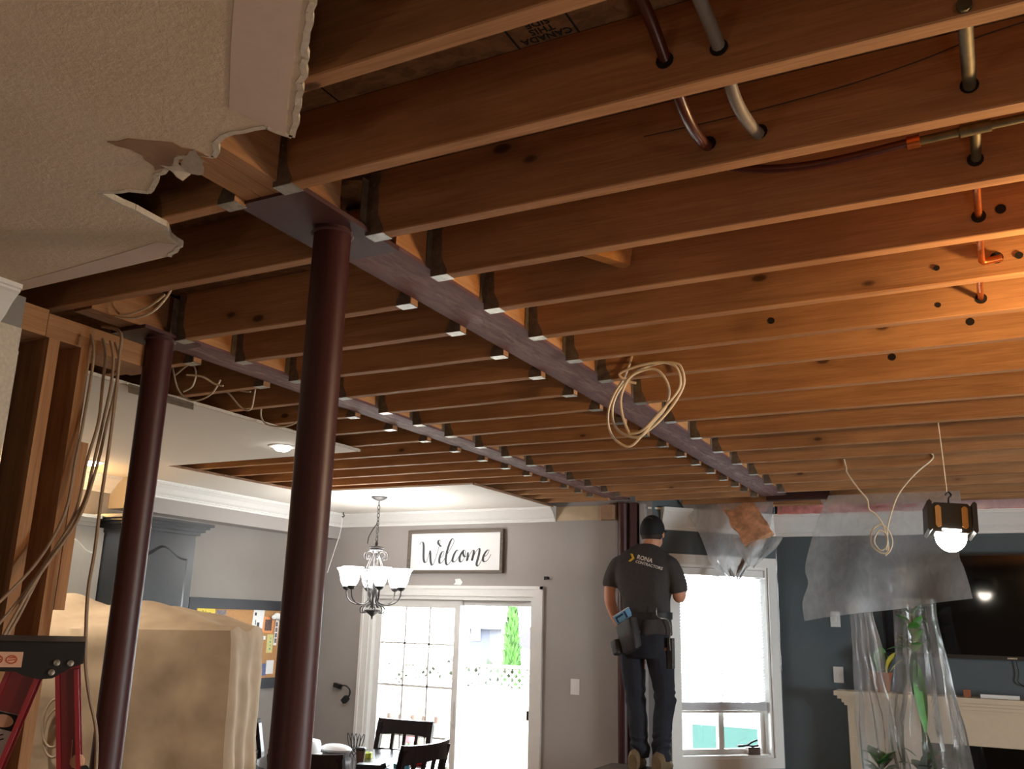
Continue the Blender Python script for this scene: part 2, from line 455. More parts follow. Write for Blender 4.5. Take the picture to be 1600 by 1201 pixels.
# printed stamp on the subfloor board: upside down from here
def ceil_print(me, loc, name, mat):                           # text faces down, its top points away from the camera
    o = link(name, me, mat, sub); o.matrix_local = Matrix(((-1,0,0,loc[0]), (0,1,0,loc[1]), (0,0,-1,loc[2]), (0,0,0,1))); return o
for i, (s, x, y) in enumerate((('CANADA', -.688, 1.388), ('THIS', -.688, 1.366), ('SIDE', -.688, 1.344))):
    ceil_print(text_mesh(s, .0245, 'CENTER', bold=.0007, space=1.05), (x, y-.0, SUB-.0008), 'stamp_print', M['ink_black'])
struct('stamp_line', MB().box(-.628, 1.16, SUB-.0015, -.624, 1.43, SUB-.0005), M['ink_black'], parent=sub)
struct('stamp_line', MB().box(-.756, 1.16, SUB-.0015, -.752, 1.43, SUB-.0005), M['ink_black'], parent=sub)
struct('board_joint', MB().box(-1.205, 1.16, SUB-.001, -1.201, 1.43, SUB-.0003), M['hole_dark'], parent=sub)

YB = 6.83                                                     # back wall with the sliding door
DX0, DX1, DZ = -4.985, -3.375, 2.005                          # opening of the sliding door
b = MB()
b.box(-7.6, YB, 0, DX0, YB+.16, 2.9); b.box(DX1, YB, 0, -2.37, YB+.16, 2.9); b.box(DX0, YB, DZ, DX1, YB+.16, 2.9)
b.box(-7.6, YB, 2.9, -2.37, YB+.16, SUB)
struct('wall_back', b, M['grey_wall'])
# angled wall with the window: local x runs along the wall from (-2.37, 6.83) at 45 degrees
S45 = math.sqrt(.5)
ANG = Matrix.Translation((-2.37, YB, 0)) @ Matrix.Rotation(math.radians(45), 4, 'Z')
WL = 1.0889
W0, W1, WZ0, WZ1 = .205, .995, .865, 2.275
b = MB()
for bx in ((0,0,0,W0,.14,SUB), (W1,0,0,WL,.14,SUB), (W0,0,0,W1,.14,WZ0), (W0,0,WZ1,W1,.14,SUB)): b.box(*bx, M=ANG)
struct('wall_window', b, M['teal_wall'])
YR = 7.6
struct('wall_fireplace', MB().box(-1.6, YR, 0, 4.3, YR+.14, SUB), M['teal_wall'])
struct('wall_kitchen', MB().box(-5.70, -1.2, 0, -5.55, YB, SUB), M['grey_wall_shaded'])
b = MB(); SY0, SY1, SZ0, SZ1 = 3.65, 4.95, .85, 2.25           # unseen side window, added to bring cool daylight to the right side
b.box(4.15, -3.6, 0, 4.3, SY0, SUB); b.box(4.15, SY1, 0, 4.3, YR, SUB); b.box(4.15, SY0, 0, 4.3, SY1, SZ0); b.box(4.15, SY0, SZ1, 4.3, SY1, SUB)
struct('wall_right', b, M['back_wall_paint'])
sw = thing('added_window', None, None, (4.22, 4.3, SZ0)); sw['kind'] = 'structure'
part('window_frame', MB().box(4.2, SY0, SZ0, 4.26, SY0+.05, SZ1).box(4.2, SY1-.05, SZ0, 4.26, SY1, SZ1).box(4.2, SY0+.05, SZ0, 4.26, SY1-.05, SZ0+.05).box(4.2, SY0+.05, SZ1-.05, 4.26, SY1-.05, SZ1), M['white_paint'], sw, world=True)
part('pane', MB().box(4.228, SY0+.05, SZ0+.05, 4.234, SY1-.05, SZ1-.05), M['glass'], sw, world=True)
struct('wall_rear', MB().box(-8, -3.7, 0, 4.3, -3.55, SUB), M['back_wall_paint'])
struct('wall_left', MB().box(-5.7, -3.55, 0, -5.55, -1.2, SUB), M['back_wall_paint'])
# partition stub on the left: drywall face that stops where the studs are bare
b = MB().box(-2.575, -3.55, 0, -2.560, 1.645, H-.013); struct('wall_partition', b, M['grey_wall_shaded'])
b = MB(); b.box(-2.5598, 1.575, 0, -2.5585, 1.647, 2.62); struct('trim_1', b, M['gypsum'])   # bare cut edge of the board

# soffit along the kitchen wall
struct('wall_soffit', MB().box(-5.55, 4.42, 2.50, -5.38, YB, H-.013), M['grey_wall'])

# kitchen ceiling board with its L-shaped cut
kp = [(-3.18, -3.55), (-3.18, 4.15), (-4.70, 4.16), (-4.64, 5.43), (-3.19, 5.47), (-3.19, YB), (-5.55, YB), (-5.55, -3.55)]
struct('ceiling_2', MB().prism(kp, H-.013, H-.0005), M['ceiling_white'])
def frayed(pts, amp, step, seed):
    rnd = random.Random(seed); out = []
    for (x0, y0), (x1, y1) in zip(pts, pts[1:]):
        n = max(1, int(math.hypot(x1-x0, y1-y0)/step))
        for k in range(n):
            t = k/n; j = amp if k else 0
            out.append((x0+(x1-x0)*t+rnd.uniform(-j, j), y0+(y1-y0)*t+rnd.uniform(-j, j)))
    return out + [pts[-1]]
def edge_strip(pts, z0, z1, w, name, mat):
    b = MB()
    for p, q in zip(pts, pts[1:]): b.bar((*p, (z0+z1)/2), (*q, (z0+z1)/2), w, z1-z0)
    return struct(name, b, mat)
edge_strip(frayed([(-3.178, 2.2), (-3.178, 4.15)], .004, .03, 3), H-.0145, H-.0005, .012, 'trim_2', M['gypsum'])
edge_strip(frayed([(-3.19, 5.47), (-3.188, 6.75)], .004, .03, 4), H-.0145, H-.0005, .012, 'trim_3', M['torn_paper'])
edge_strip(frayed([(-4.70, 4.16), (-4.64, 5.43)], .004, .03, 5), H-.0145, H-.0005, .012, 'trim_4', M['torn_paper'])

# near ceiling board, torn open
tear = frayed([(-.64, .72), (-.86, .93), (-1.06, 1.13), (-1.165, 1.235)], .004, .025, 1) + \
    frayed([(-1.165, 1.235), (-1.185, 1.185), (-1.24, 1.178), (-1.29, 1.175), (-1.325, 1.19), (-1.345, 1.215), (-1.37, 1.23), (-1.40, 1.195), (-1.445, 1.20), (-1.475, 1.225), (-1.50, 1.225), (-1.545, 1.235), (-1.63, 1.29), (-1.665, 1.262), (-1.73, 1.242)], .006, .02, 2) + \
    frayed([(-1.735, 1.245), (-1.742, 1.44), (-1.78, 1.485)], .003, .03, 8) + \
    frayed([(-1.785, 1.49), (-1.80, 1.545), (-1.885, 1.585)], .006, .02, 9) + [(-2.07, 1.59), (-2.42, 1.595), (-2.56, 1.597)]
cp = tear + [(-2.56, -3.55), (3.9, -3.55), (3.9, -1.2), (-.64, -1.2)]
struct('ceiling_3', MB().prism(cp, H-.014, H-.0005), M['stippled_ceiling'])
edge_strip(tear[:12], H-.016, H-.002, .014, 'trim_5', M['gypsum'])
edge_strip(tear[12:-3], H-.0155, H-.001, .012, 'trim_6', M['gypsum'])
# flat taped strips where the texture was never sprayed, and the torn paper face
b = MB().prism([(-.665, .72), (-.88, .925), (-1.075, 1.12), (-1.17, 1.222), (-1.20, 1.10), (-1.06, .96), (-.84, .75)], H-.0155, H-.0138)
struct('trim_7', b, M['flat_ceiling_strip'])
b = MB().prism([(-1.80, 1.535), (-1.90, 1.575), (-2.07, 1.585), (-2.45, 1.59), (-2.45, 1.545), (-2.05, 1.52), (-1.84, 1.50)], H-.0155, H-.0138)
struct('trim_8', b, M['flat_ceiling_strip'])
b = MB().prism(frayed([(-1.375, 1.225), (-1.40, 1.15), (-1.47, 1.10), (-1.52, 1.09), (-1.50, 1.16), (-1.53, 1.22), (-1.50, 1.218), (-1.47, 1.215), (-1.43, 1.19), (-1.375, 1.225)], .006, .02, 12)[:-1], H-.0158, H-.0138)
struct('trim_9', b, M['torn_paper'])
P = []
for i in range(9):
    t = i/8; row = []
    for j in range(4):
        u = j/3
        row.append((-1.50+.12*t+.02*u+.008*math.sin(9*t+3*u), 1.205+.02*math.sin(5*t)+.03*u, H-.016-.022*u*(.4+.6*math.sin(7*t+1)**2)-.004*math.sin(19*t)))
    P.append(row)
struct('trim_10', MB().grid(P), M['gypsum'], True)

# mouldings: profile (distance out from the wall, height) swept along a wall line
def crown(name, a, c, z, size, mat, drop=.0):
    a = Vector((*a, 0)); c = Vector((*c, 0)); d = (c-a).normalized(); n = Vector((d.y, -d.x, 0))     # n points into the room (right of a->c)
    prof = [(0, 0), (1, 0), (1, -.10), (.93, -.12), (.93, -.17), (.84, -.22), (.62, -.40), (.40, -.66), (.22, -.80), (.22, -.85), (.14, -.87), (.14, -1), (0, -1)]
    if isinstance(size, tuple): sx, sz = size
    else: sx = sz = size
    b = MB(); b.loft([[p + n*(u*sx) + Vector((0, 0, z+w*sz)) for u, w in prof] for p in (a, c)])
    return struct(name, b, mat)
CT = H-.013
crown('trim_11', (-3.19, YB), (-5.38, YB), CT, (.10, .115), M['white_paint']).location
for o in list(bpy.data.objects):
    if o.name == 'trim_11': bpy.data.objects.remove(o)
def crown_in(name, a, c, z, sx, sz, mat):                       # choose the side that faces the room's middle
    a_, c_ = Vector((*a, 0)), Vector((*c, 0)); d = (c_-a_).normalized(); n = Vector((d.y, -d.x, 0))
    mid = (a_+c_)/2
    if n.dot(Vector((-2.0, 3.0, 0))-mid) < 0: a, c = c, a
    return crown(name, a, c, z, (sx, sz), mat)
crown_in('trim_11', (-3.19, YB), (-5.38, YB), CT, .11, .112, M['white_paint'])
crown_in('trim_12', (-5.38, YB), (-5.38, 4.42), CT, .11, .112, M['white_paint'])
crown_in('trim_13', (-5.55, 4.42), (-5.55, -1.0), CT, .11, .112, M['white_paint'])
crown('trim_14', (-2.56, -1.0), (-2.56, 1.52), CT, (.10, .115), M['white_paint'])
for o in list(bpy.data.objects):
    if o.name == 'trim_14': bpy.data.objects.remove(o)
b = MB(); prof = [(0, 0), (1, 0), (1, -.10), (.93, -.12), (.93, -.17), (.84, -.22), (.62, -.40), (.40, -.66), (.22, -.80), (.22, -.85), (.14, -.87), (.14, -1), (0, -1)]
b.loft([[Vector((-2.56+u*.10, y, CT-.001+w*.13)) for u, w in prof] for y in (-1.0, 1.565)])
struct('trim_14', b, M['white_paint'])
crown_in('trim_15', (-2.37+.05, YB+.05), (-1.6, YR), 2.70, .07, .17, M['white_paint'])
crown_in('trim_16', (-1.6, YR), (4.1, YR), 2.70, .09, .175, M['white_paint'])
# bare strip of board where the crown was pulled off, beside the column
struct('trim_17', MB().box(-3.185, YB-.006, 2.612, -2.66, YB, 2.725), M['tan_board'])
b = MB().prism(frayed([(-2.80, 6.79), (-2.74, 6.70), (-2.66, 6.72), (-2.63, 6.80), (-2.80, 6.79)], .008, .03, 5)[:-1], 2.60, 2.715); struct('trim_18', b, M['torn_paper'])
# rest of the old ceiling beside the window wall and the rough post beside the column
struct('trim_19', MB().prism([(-2.40, YB-.02), (-2.08, 7.06), (-2.02, 7.12), (-2.16, 7.03), (-2.33, 6.9)][::-1], 2.685, 2.70), M['ceiling_white'])
b = MB(); b.bar((-2.50, 6.78, 0), (-2.50, 6.78, 2.73), .05, .05); struct('trim_20', b, M['plate_primer'])
b = MB(); b.bar((-2.435, 6.80, 0), (-2.435, 6.80, 2.72), .06, .04); struct('trim_21', b, M['grey_wall'])

# ------------------------------------------------------------------ sliding door
cas = M['white_paint']
dr = thing('door_1', None, None, (-4.18, YB, 0)); dr['kind'] = 'structure'
b = MB()
for x0, x1, z0, z1 in ((DX0-.085, DX0, 0, DZ+.085), (DX1, DX1+.085, 0, DZ+.085), (DX0, DX1, DZ, DZ+.085)):
    b.box(x0, YB-.016, z0, x1, YB-.0005, z1)
b.box(DX0-.085, YB-.026, 0, DX0-.060, YB-.016, DZ+.085); b.box(DX1+.060, YB-.026, 0, DX1+.085, YB-.016, DZ+.085); b.box(DX0-.085, YB-.026, DZ+.060, DX1+.085, YB-.016, DZ+.085)
part('door_casing', b, cas, dr, world=True)
b = MB(); b.box(DX0, YB, 0, DX0+.03, YB+.15, DZ); b.box(DX1-.03, YB, 0, DX1, YB+.15, DZ); b.box(DX0+.03, YB, DZ-.03, DX1-.03, YB+.15, DZ); b.box(DX0+.03, YB, .001, DX1-.03, YB+.15, .03)
part('door_jamb', b, cas, dr, world=True)
LP0, LP1 = DX0+.09, -4.095                                       # sliding leaf with the grille
yp = YB+.05
b = MB(); b.box(LP0-.055, yp, .03, LP0, yp+.045, DZ-.03); b.box(LP1-.055, yp, .03, LP1, yp+.045, DZ-.03)
b.box(LP0, yp, DZ-.10, LP1-.055, yp+.045, DZ-.03); b.box(LP0, yp, .03, LP1-.055, yp+.045, .13)
leaf = part('sliding_leaf', b, cas, dr, world=True)
o = part('pane', MB().box(LP0, yp+.018, .13, LP1-.055, yp+.024, DZ-.10), M['glass'], dr, world=True)
for k in (1, 2):
    x = LP0+(LP1-.055-LP0)*k/3; part('muntin', MB().box(x-.008, yp+.008, .13, x+.008, yp+.017, DZ-.10), cas, dr, world=True)
for z in (1.605, 1.258, .86, .48):
    part('muntin', MB().box(LP0, yp+.008, z-.008, LP1-.055, yp+.017, z+.008), cas, dr, world=True)
b = MB().box(LP1-.044, yp-.02, .98, LP1-.02, yp, 1.16); part('door_handle', b, M['white_paint'], dr, world=True)
ys = YB+.10
b = MB(); b.box(LP1-.06, ys, .03, LP1-.005, ys+.04, DZ-.03); b.box(DX1-.075, ys, .03, DX1-.03, ys+.04, DZ-.03); b.box(LP1-.005, ys, DZ-.075, DX1-.075, ys+.04, DZ-.03); b.box(LP1-.005, ys, .03, DX1-.075, ys+.04, .10)
part('fixed_frame', b, cas, dr, world=True)
part('pane', MB().box(LP1-.005, ys+.016, .10, DX1-.075, ys+.022, DZ-.075), M['glass'], dr, world=True)
b = MB().box(DX1-.06, YB+.02, 1.06, DX1-.03, YB+.06, 1.13); part('door_latch', b, M['black_plastic'], dr, world=True)

# ------------------------------------------------------------------ window in the angled wall
wi = thing('window_1', None, None, (-2.37, YB, 0), math.radians(45)); wi['kind'] = 'structure'
b = MB(); cw = .075
b.box(W0-cw, -.02, WZ0-cw, W0, -.0005, WZ1+cw); b.box(W1, -.02, WZ0-cw, W1+cw-.0, -.0005, WZ1+cw); b.box(W0, -.02, WZ1, W1, -.0005, WZ1+cw); b.box(W0, -.02, WZ0-cw, W1, -.0005, WZ0)
part('window_casing', b, M['white_paint'], wi)
b = MB(); b.box(W0, 0, WZ0, W0+.02, .13, WZ1); b.box(W1-.02, 0, WZ0, W1, .13, WZ1); b.box(W0+.02, 0, WZ1-.02, W1-.02, .13, WZ1); b.box(W0+.02, 0, WZ0, W1-.02, .13, WZ0+.02)
part('window_jamb', b, M['white_paint'], wi)
b = MB(); fy = .085
b.box(W0+.02, fy, WZ0+.02, W0+.06, fy+.04, WZ1-.02); b.box(W1-.06, fy, WZ0+.02, W1-.02, fy+.04, WZ1-.02)
b.box(W0+.06, fy, WZ0+.02, W1-.06, fy+.04, WZ0+.055); b.box(W0+.06, fy, WZ1-.06, W1-.06, fy+.04, WZ1-.02); b.box(.575, fy, WZ0+.055, .62, fy+.04, WZ1-.06)
part('window_sash', b, M['white_paint'], wi)
for x0, x1 in ((W0+.06, .575), (.62, W1-.06)):
    part('pane', MB().box(x0, fy+.016, WZ0+.055, x1, fy+.022, WZ1-.06), M['glass'], wi)

# blind, pulled part way up
bl = thing('window_blind', 'white horizontal slat blind drawn most of the way down the window', 'blind', (-2.37, YB, 0), math.radians(45))
part('headrail', MB().box(W0+.024, .02, WZ1-.075, W1-.024, .062, WZ1-.022), M['white_paint'], bl)
part('bottom_rail', MB().box(W0+.03, .028, 1.185, W1-.03, .056, 1.20), M['white_paint'], bl)
b = MB()
for k in range(14): b.box(W0+.03, .028, 1.202+k*.0042, W1-.03, .056, 1.2048+k*.0042)
part('slat_stack', b, M['blind_vinyl'], bl, kind='stuff')
s0 = None
for k in range(40):
    z = 1.275+k*.0232
    if s0 is None:
        bm = MB(); bm.grid([[(W0+.03, -.008, .010), (W1-.03, -.008, .010)], [(W0+.03, .0005, .0008), (W1-.03, .0005, .0008)], [(W0+.03, .008, -.010), (W1-.03, .008, -.010)]])
        s0 = part('slat', bm, M['blind_vinyl'], bl)
        o = s0
    else:
        o = s0.copy(); C.objects.link(o)
    o.location = (0, .042, z)
for x in (.30, .90):
    part('lift_cord', MB().tube([(x, .042, 1.19), (x, .042, WZ1-.06)], .0012, 5), M['white_paint'], bl)

# ------------------------------------------------------------------ steel
def ibeam(name, xc, w, y0, y1, label, packs):
    o = thing(name, label, 'beam', (xc, y0, 2.75))
    b = MB(); L = y1-y0
    b.box(-w/2, 0, 0, w/2, L, .011); part('bottom_flange', b, M['beam_primer'], o)
    part('web', MB().box(-.004, 0, .011, .004, L, .140), M['plate_primer'], o)
    part('top_flange', MB().box(-w/2, 0, .140, w/2, L, .150), M['plate_primer'], o)
    for s, (a, c) in packs:
        x0, x1 = (.006, w/2-.002) if s > 0 else (-w/2+.002, -.006)
        part('packing_board', MB().box(x0, a-y0, .0115, x1, c-y0, .1395), M['packing_wood'], o)
    return o
B1X, B2X = -1.43, -2.588
BW1, BW2 = .176, .148
beam1 = ibeam('steel_beam', B1X, BW1, 1.845, 6.82, 'red-primed steel beam with chalky scuffs, running from the foreground column to above the window', ((1, (1.85, 6.8)), (-1, (1.85, 6.8))))
beam2 = ibeam('steel_beam', B2X, BW2, 2.20, 6.72, 'thinner looking steel beam from the left column to the column behind the worker', ((1, (2.25, 6.7)), (-1, (2.25, 6.7))))
# built-up timber that carries on from the first beam towards the camera
o = thing('timber_beam', 'built-up orange timber of three planks above the torn ceiling edge', 'beam', (-1.43, .2, H))
for k in range(3): part('plank', MB().box(-.066+k*.046, 0, .012, -.066+k*.046+.043, 1.43, .165), M['plate_wood'], o)
o = thing('timber_beam', 'short timber block resting on top of the left column', 'beam', (-2.588, 1.86, H))
for k in range(2): part('plank', MB().box(-.04+k*.044, 0, .02, -.04+k*.044+.041, .33, .165), M['plate_wood'], o)

def column(x, y, ztop, r, label, plate=None, base=True):
    o = thing('steel_column', label, 'column', (x, y, 0))
    b = MB().lathe([(r, .012 if base else 0), (r, ztop)], (0,0,0), 28); part('post', b, M['column_primer'], o, True)
    if plate:
        (x0, y0, x1, y1) = plate; part('cap_plate', MB().box(x0-x, y0-y, ztop, x1-x, y1-y, ztop+.012), M['plate_primer'], o)
    if base: part('base_plate', MB().box(-.12, -.12, 0, .12, .12, .012), M['plate_primer'], o)
    b = MB().lathe([(r+.008, ztop-.012), (r+.001, ztop-.016), (r, ztop)], (0,0,0), 24); part('weld', b, M['plate_primer'], o, True)
    return o
col1 = column(-1.405, 1.665, 2.735, .046, 'dark red steel column nearest the camera, in front of the covered stack', (-1.525, 1.455, -1.325, 1.84))
col2 = column(-2.548, 2.15, 2.735, .047, 'dark red steel column further left, beside the bare studs', (-2.67, 2.04, -2.50, 2.29))
col3 = column(-2.592, 6.775, 2.737, .041, 'red steel column against the back wall behind the worker', None)
# paint chips and the strap on the columns
b = MB().box(-3.235, 2.52, 2.704, -3.14, 2.885, 2.716)
single('metal_strap', MB().prism([(-3.141, 2.519), (-3.153, 2.886), (-3.225, 2.955), (-3.236, 2.599)], 2.7055, 2.7165), M['dull_steel'], 'flat brown metal strip crossing behind the left column at the ceiling edge', 'bracket')

# ------------------------------------------------------------------ joists and their hangers
def hanger_mb(d):
    """hanger in a joist's own frame: end of joist at x=0, joist body towards d*x, y -.019 … .019, z from 0"""
    b = MB(); t = .0016
    for s in (-1, 1):
        y0, y1 = (s*.0195, s*(.0195+t)) if s > 0 else (-.0195-t, -.0195)
        poly = [(0, -.001), (.052, -.001), (.052, .012), (.034, .05), (.030, .13), (.036, .14), (.036, .165), (0, .165)]
        n = len(poly)
        vs = [Vector((d*px, y, pz)) for y in (y0, y1) for px, pz in poly]
        b.add(vs, [tuple(range(n-1, -1, -1)), tuple(range(n, 2*n))] + [(k, (k+1) % n, n+(k+1) % n, n+k) for k in range(n)])
        b.box(min(0, -d*.0015), s*.021 if s > 0 else -.046, .02, max(0, -d*.0015), .046 if s > 0 else -.021, .15)
        for i in range(4): b.lathe([(.003, 0), (.003, .002)], (d*.018, s*.0212, .03+i*.034), 6, axis=(0, s, 0))
    return b
def seat_mb(d):
    return MB().box(0 if d > 0 else -.054, -.0211, -.0026, .054 if d > 0 else 0, .0211, -.001)
hm = {d: hanger_mb(d).mesh('joist_hanger') for d in (-1, 1)}
sm = {d: seat_mb(d).mesh('hanger_seat') for d in (-1, 1)}
for d in (-1, 1): hm[d].materials.append(M['dull_steel']); sm[d].materials.append(M['galvanized'])
ORD = ['first', 'second', 'third', 'fourth', 'fifth', 'sixth', 'seventh', 'eighth', 'ninth', 'tenth', 'eleventh', 'twelfth', 'thirteenth', 'fourteenth', 'fifteenth', 'sixteenth', 'seventeenth', 'eighteenth', 'nineteenth']
def joist(x0, x1, yfar, label, group, ends=(1, 1), sag=0.0, z=H):
    L = x1-x0; b = MB(); n = 10; rnd = random.Random(int(yfar*1000)+int(x0*10))
    rings = []
    ph = rnd.uniform(0, 6)
    for i in range(n+1):
        t = i/n; x = L*t; dy = .0018*math.sin(ph+4*t); dz = .0015*math.sin(ph*2+5*t)
        c = .0025
        rings.append([Vector((x, -.019+c+dy, dz)), Vector((x, .019-c+dy, dz)), Vector((x, .019+dy, dz+c)), Vector((x, .019+dy, .1705)), Vector((x, -.019+dy, .1705)), Vector((x, -.019+dy, dz+c))])
    b.loft(rings)
    o = link('floor_joist', b.mesh('floor_joist'), M['joist_wood']); o.location = (x0, yfar-.019, z)
    tag(o, label, 'joist', group)
    for e, xx, d in ((ends[0], 0, 1), (ends[1], L, -1)):
        if e:
            h = link('joist_hanger', hm[d], None, o); h.location = (xx, 0, 0)
            s = link('hanger_seat', sm[d], None, h)
    return o
RY = [1.1431 + .3047*k for k in range(8)]                       # R0 … R7
RY += [RY[7] + .4063*k for k in range(1, 9)]                    # … R15
XR = B1X+BW1/2+.001
JR = []
joist(-.62, 4.1, .838, 'floor joist above the photographer, mostly out of the frame at the top', 'joists of the right bay', (0, 0))
for k, y in enumerate(RY):
    lab = 'pine joist at the top edge of the picture, beside the printed subfloor' if k == 0 else f'joist hung on the right of the near beam, {ORD[k-1]} from the near column'
    JR.append(joist(-1.36 if k == 0 else XR-(.03 if k == 1 else 0), 4.1, y, lab, 'joists of the right bay', (1 if k else 0, 0)))
joist(-1.18, 4.1, 6.95, 'last joist of the right bay, next to the pink insulation', 'joists of the right bay', (0, 0))
XM0, XM1 = B2X+BW2/2+.001, B1X-BW1/2-.001
MY = [2.222, 2.516, 2.820, 3.131, 3.444, 3.730, 4.030, 4.350, 4.655, 4.972, 5.255, 5.573, 5.873, 6.170, 6.420]
joist(-4.6, -1.50, 1.462, 'joist seen through the torn hole in the ceiling board', 'joists of the middle bay', (0, 1))
joist(-4.6, -1.50, 1.806, 'long joist passing from behind the near column to the stud wall', 'joists of the middle bay', (0, 0))
for k, y in enumerate(MY):
    joist(XM0, XM1, y, f'joist spanning between the two steel beams, {ORD[k]} from the near end', 'joists of the middle bay')
joist(-2.45, XM1, 6.705, 'last hung joist between the beams, beside the back column', 'joists of the middle bay', (0, 1))
joist(-2.17, -1.30, 7.0, 'short joist above the window wall, in front of the header', 'joists of the middle bay', (0, 0))
XL1 = B2X-BW2/2-.001
LY = [2.45, 2.835, 3.15, 3.464, 3.775, 4.095, 4.410, 4.725, 5.022, 5.320, 5.590, 5.903, 6.150, 6.375]
for k, y in enumerate(LY):
    joist(-5.5, XL1, y, f'joist on the kitchen side of the far beam, {ORD[k]} from the left column', 'joists of the left bay', (0, 1))
joist(-5.5, -2.64, 6.62, 'kitchen side joist closest to the back wall', 'joists of the left bay', (0, 0))
for k, y in enumerate((.45, .95, 1.15)): pass
b = MB().box(-2.01, 7.17, H-.002, 2.6, 7.208, SUB-.002); single('rim_header', b, M['joist_wood'], 'timber header along the end of the joists above the window wall', 'joist', org=(-2.3, 7.19, H))
b = MB().box(-1.72, 7.212, H-.004, 2.6, 7.25, SUB-.002); single('rim_header', b, M['joist_wood'], 'doubled timber header behind the first, over the pink insulation', 'joist', org=(-1.7, 7.23, H))
single('steel_angle', MB().box(-1.50, 6.86, H-.006, -1.05, 6.93, H+.006).box(-1.50, 6.86, H+.006, -1.05, 6.868, H+.07), M['plate_primer'], 'rusty steel angle at the far end of the near beam', 'bracket')
# plates and knots
b = MB(); b.bar((-1.05, 2.13, 2.90), (-.855, 2.33, 2.83), .038, .064)
single('wooden_brace', MB().bar((-1.10, 2.095, 2.88), (-.868, 2.325, 2.828), .036, .07), M['brace_wood'], 'short pale diagonal brace between two joists near the first beam', 'brace')
# drilled holes (dark rims) on the joists
def hole(j, x, z, r, name='drilled_hole'):
    b = MB().lathe([(r, 0), (r*1.0, .0012)], (x-j.location.x, -.0195-.0005, z-j.location.z), 14, axis=(0, -1, 0))
    part(name, b, M['hole_dark'], j)
for k, x, z in ((1, -.456, 2.790), (1, -.357, 2.787), (2, -.463, 2.780), (2, -.357, 2.782), (2, .028, 2.784), (3, .029, 2.782), (4, .027, 2.780), (5, .062, 2.782), (6, .017, 2.774)):
    hole(JR[k], x, z, .0165)
for k, x, z, r in ((4, .075, 2.79, .012), (5, -.085, 2.776, .008), (6, -.10, 2.77, .008), (5, .115, 2.78, .01), (6, -.60, 2.785, .011), (7, -.02, 2.80, .013), (8, -.30, 2.82, .014)):
    hole(JR[k], x, z, r)

# ------------------------------------------------------------------ bare stud wall on the left
def stud(y0, y1, x0, x1, z0, z1, label):
    b = MB().box(x0, y0, z0, x1, y1, z1); return single('wall_stud', b, M['stud_wood'], label, 'stud', org=((x0+x1)/2, (y0+y1)/2, z0))
stud(1.748, 1.786, -2.711, -2.570, 0, 2.622, 'bare stud nearest the cut drywall edge at the left of the picture')
stud(1.863, 1.901, -2.711, -2.570, 0, 2.622, 'bare stud with the white cables hanging in front, second from the drywall edge')
stud(1.935, 1.972, -2.70, -2.612, 1.80, 2.33, 'short cut off stud hanging beside the second bare stud')
o = thing('top_plate', 'double timber top plate nailed over the bare studs', 'plate', (-2.615, 1.60, 2.622))
part('lower_plate', MB().box(-.096, .135, 0, .045, .58, .038), M['plate_wood'], o)
part('upper_plate', MB().box(-.096, .135, .0385, .045, .58, .076), M['plate_wood'], o)
part('corner_block', MB().box(-.096, .050, .0, .047, .132, .085), M['plate_wood'], o)
# ------------------------------------------------------------------ pipes and wires in the joists
def pipe(name, pts, r, mat, label, cat='pipe', n=10, sp=True, group=None):
    return single(name, MB().tube(spline(pts) if sp else pts, r, n), M[mat], label, cat, True, group, org=pts[0])
pipe('plastic_pipe', [(-.475, .75, 2.86), (-.464, 1.12, 2.85), (-.458, 1.30, 2.838), (-.456, 1.42, 2.792), (-.456, 1.52, 2.752), (-.460, 1.62, 2.752), (-.463, 1.73, 2.781), (-.44, 1.90, 2.86)], .0115, 'red_pipe', 'dark red flexible pipe sagging through the nearest joists')
pipe('plastic_pipe', [(-.362, .75, 2.84), (-.360, 1.12, 2.83), (-.359, 1.30, 2.812), (-.358, 1.42, 2.789), (-.360, 1.52, 2.755), (-.360, 1.62, 2.758), (-.358, 1.73, 2.783), (-.345, 1.90, 2.85)], .0125, 'grey_pipe', 'grey flexible pipe sagging through the nearest joists, beside the dark red one')
pipe('plastic_pipe', [(-.50, 1.90, 2.83), (-.40, 1.90, 2.797), (-.30, 1.90, 2.782), (-.20, 1.90, 2.782), (-.095, 1.90, 2.789)], .010, 'red_pipe', 'dark red flexible pipe running along a joist to the copper tee')
o = thing('copper_tee', 'aged copper tee and pipe clamped to the dark red pipe along a joist', 'pipe', (-.095, 1.90, 2.789))
part('collar', MB().tube([(-.095, 1.90, 2.789), (-.070, 1.90, 2.7895)], .0135, 12), M['copper'], o, True, world=True)
part('run', MB().tube([(-.070, 1.90, 2.789), (.33, 1.90, 2.800)], .009, 10), M['aged_copper'], o, True, world=True)
part('branch', MB().tube([(.033, 1.90, 2.793), (.032, 1.96, 2.789), (.030, 2.034, 2.783)], .0105, 10), M['aged_copper'], o, True, world=True)
part('tee_body', MB().tube([(.005, 1.90, 2.791), (.062, 1.90, 2.793)], .0125, 12), M['aged_copper'], o, True, world=True)
pipe('copper_pipe', [(.028, 1.40, 2.745), (.028, 1.60, 2.766), (.028, 1.73, 2.785)], .0115, 'aged_copper', 'dull copper pipe crossing between the second and third joists at the right', sp=False)
pipe('copper_pipe', [(.028, 2.034, 2.776), (.027, 2.20, 2.78), (.027, 2.34, 2.782)], .0085, 'copper', 'shiny copper pipe crossing between the fourth and fifth joists at the right', sp=False)
o = thing('copper_pipe', 'copper pipe with an elbow glowing in the orange lamp light', 'pipe', (.025, 2.34, 2.78))
part('run', MB().tube([(.026, 2.34, 2.782), (.026, 2.60, 2.772)], .0085, 10), M['copper'], o, True, world=True)
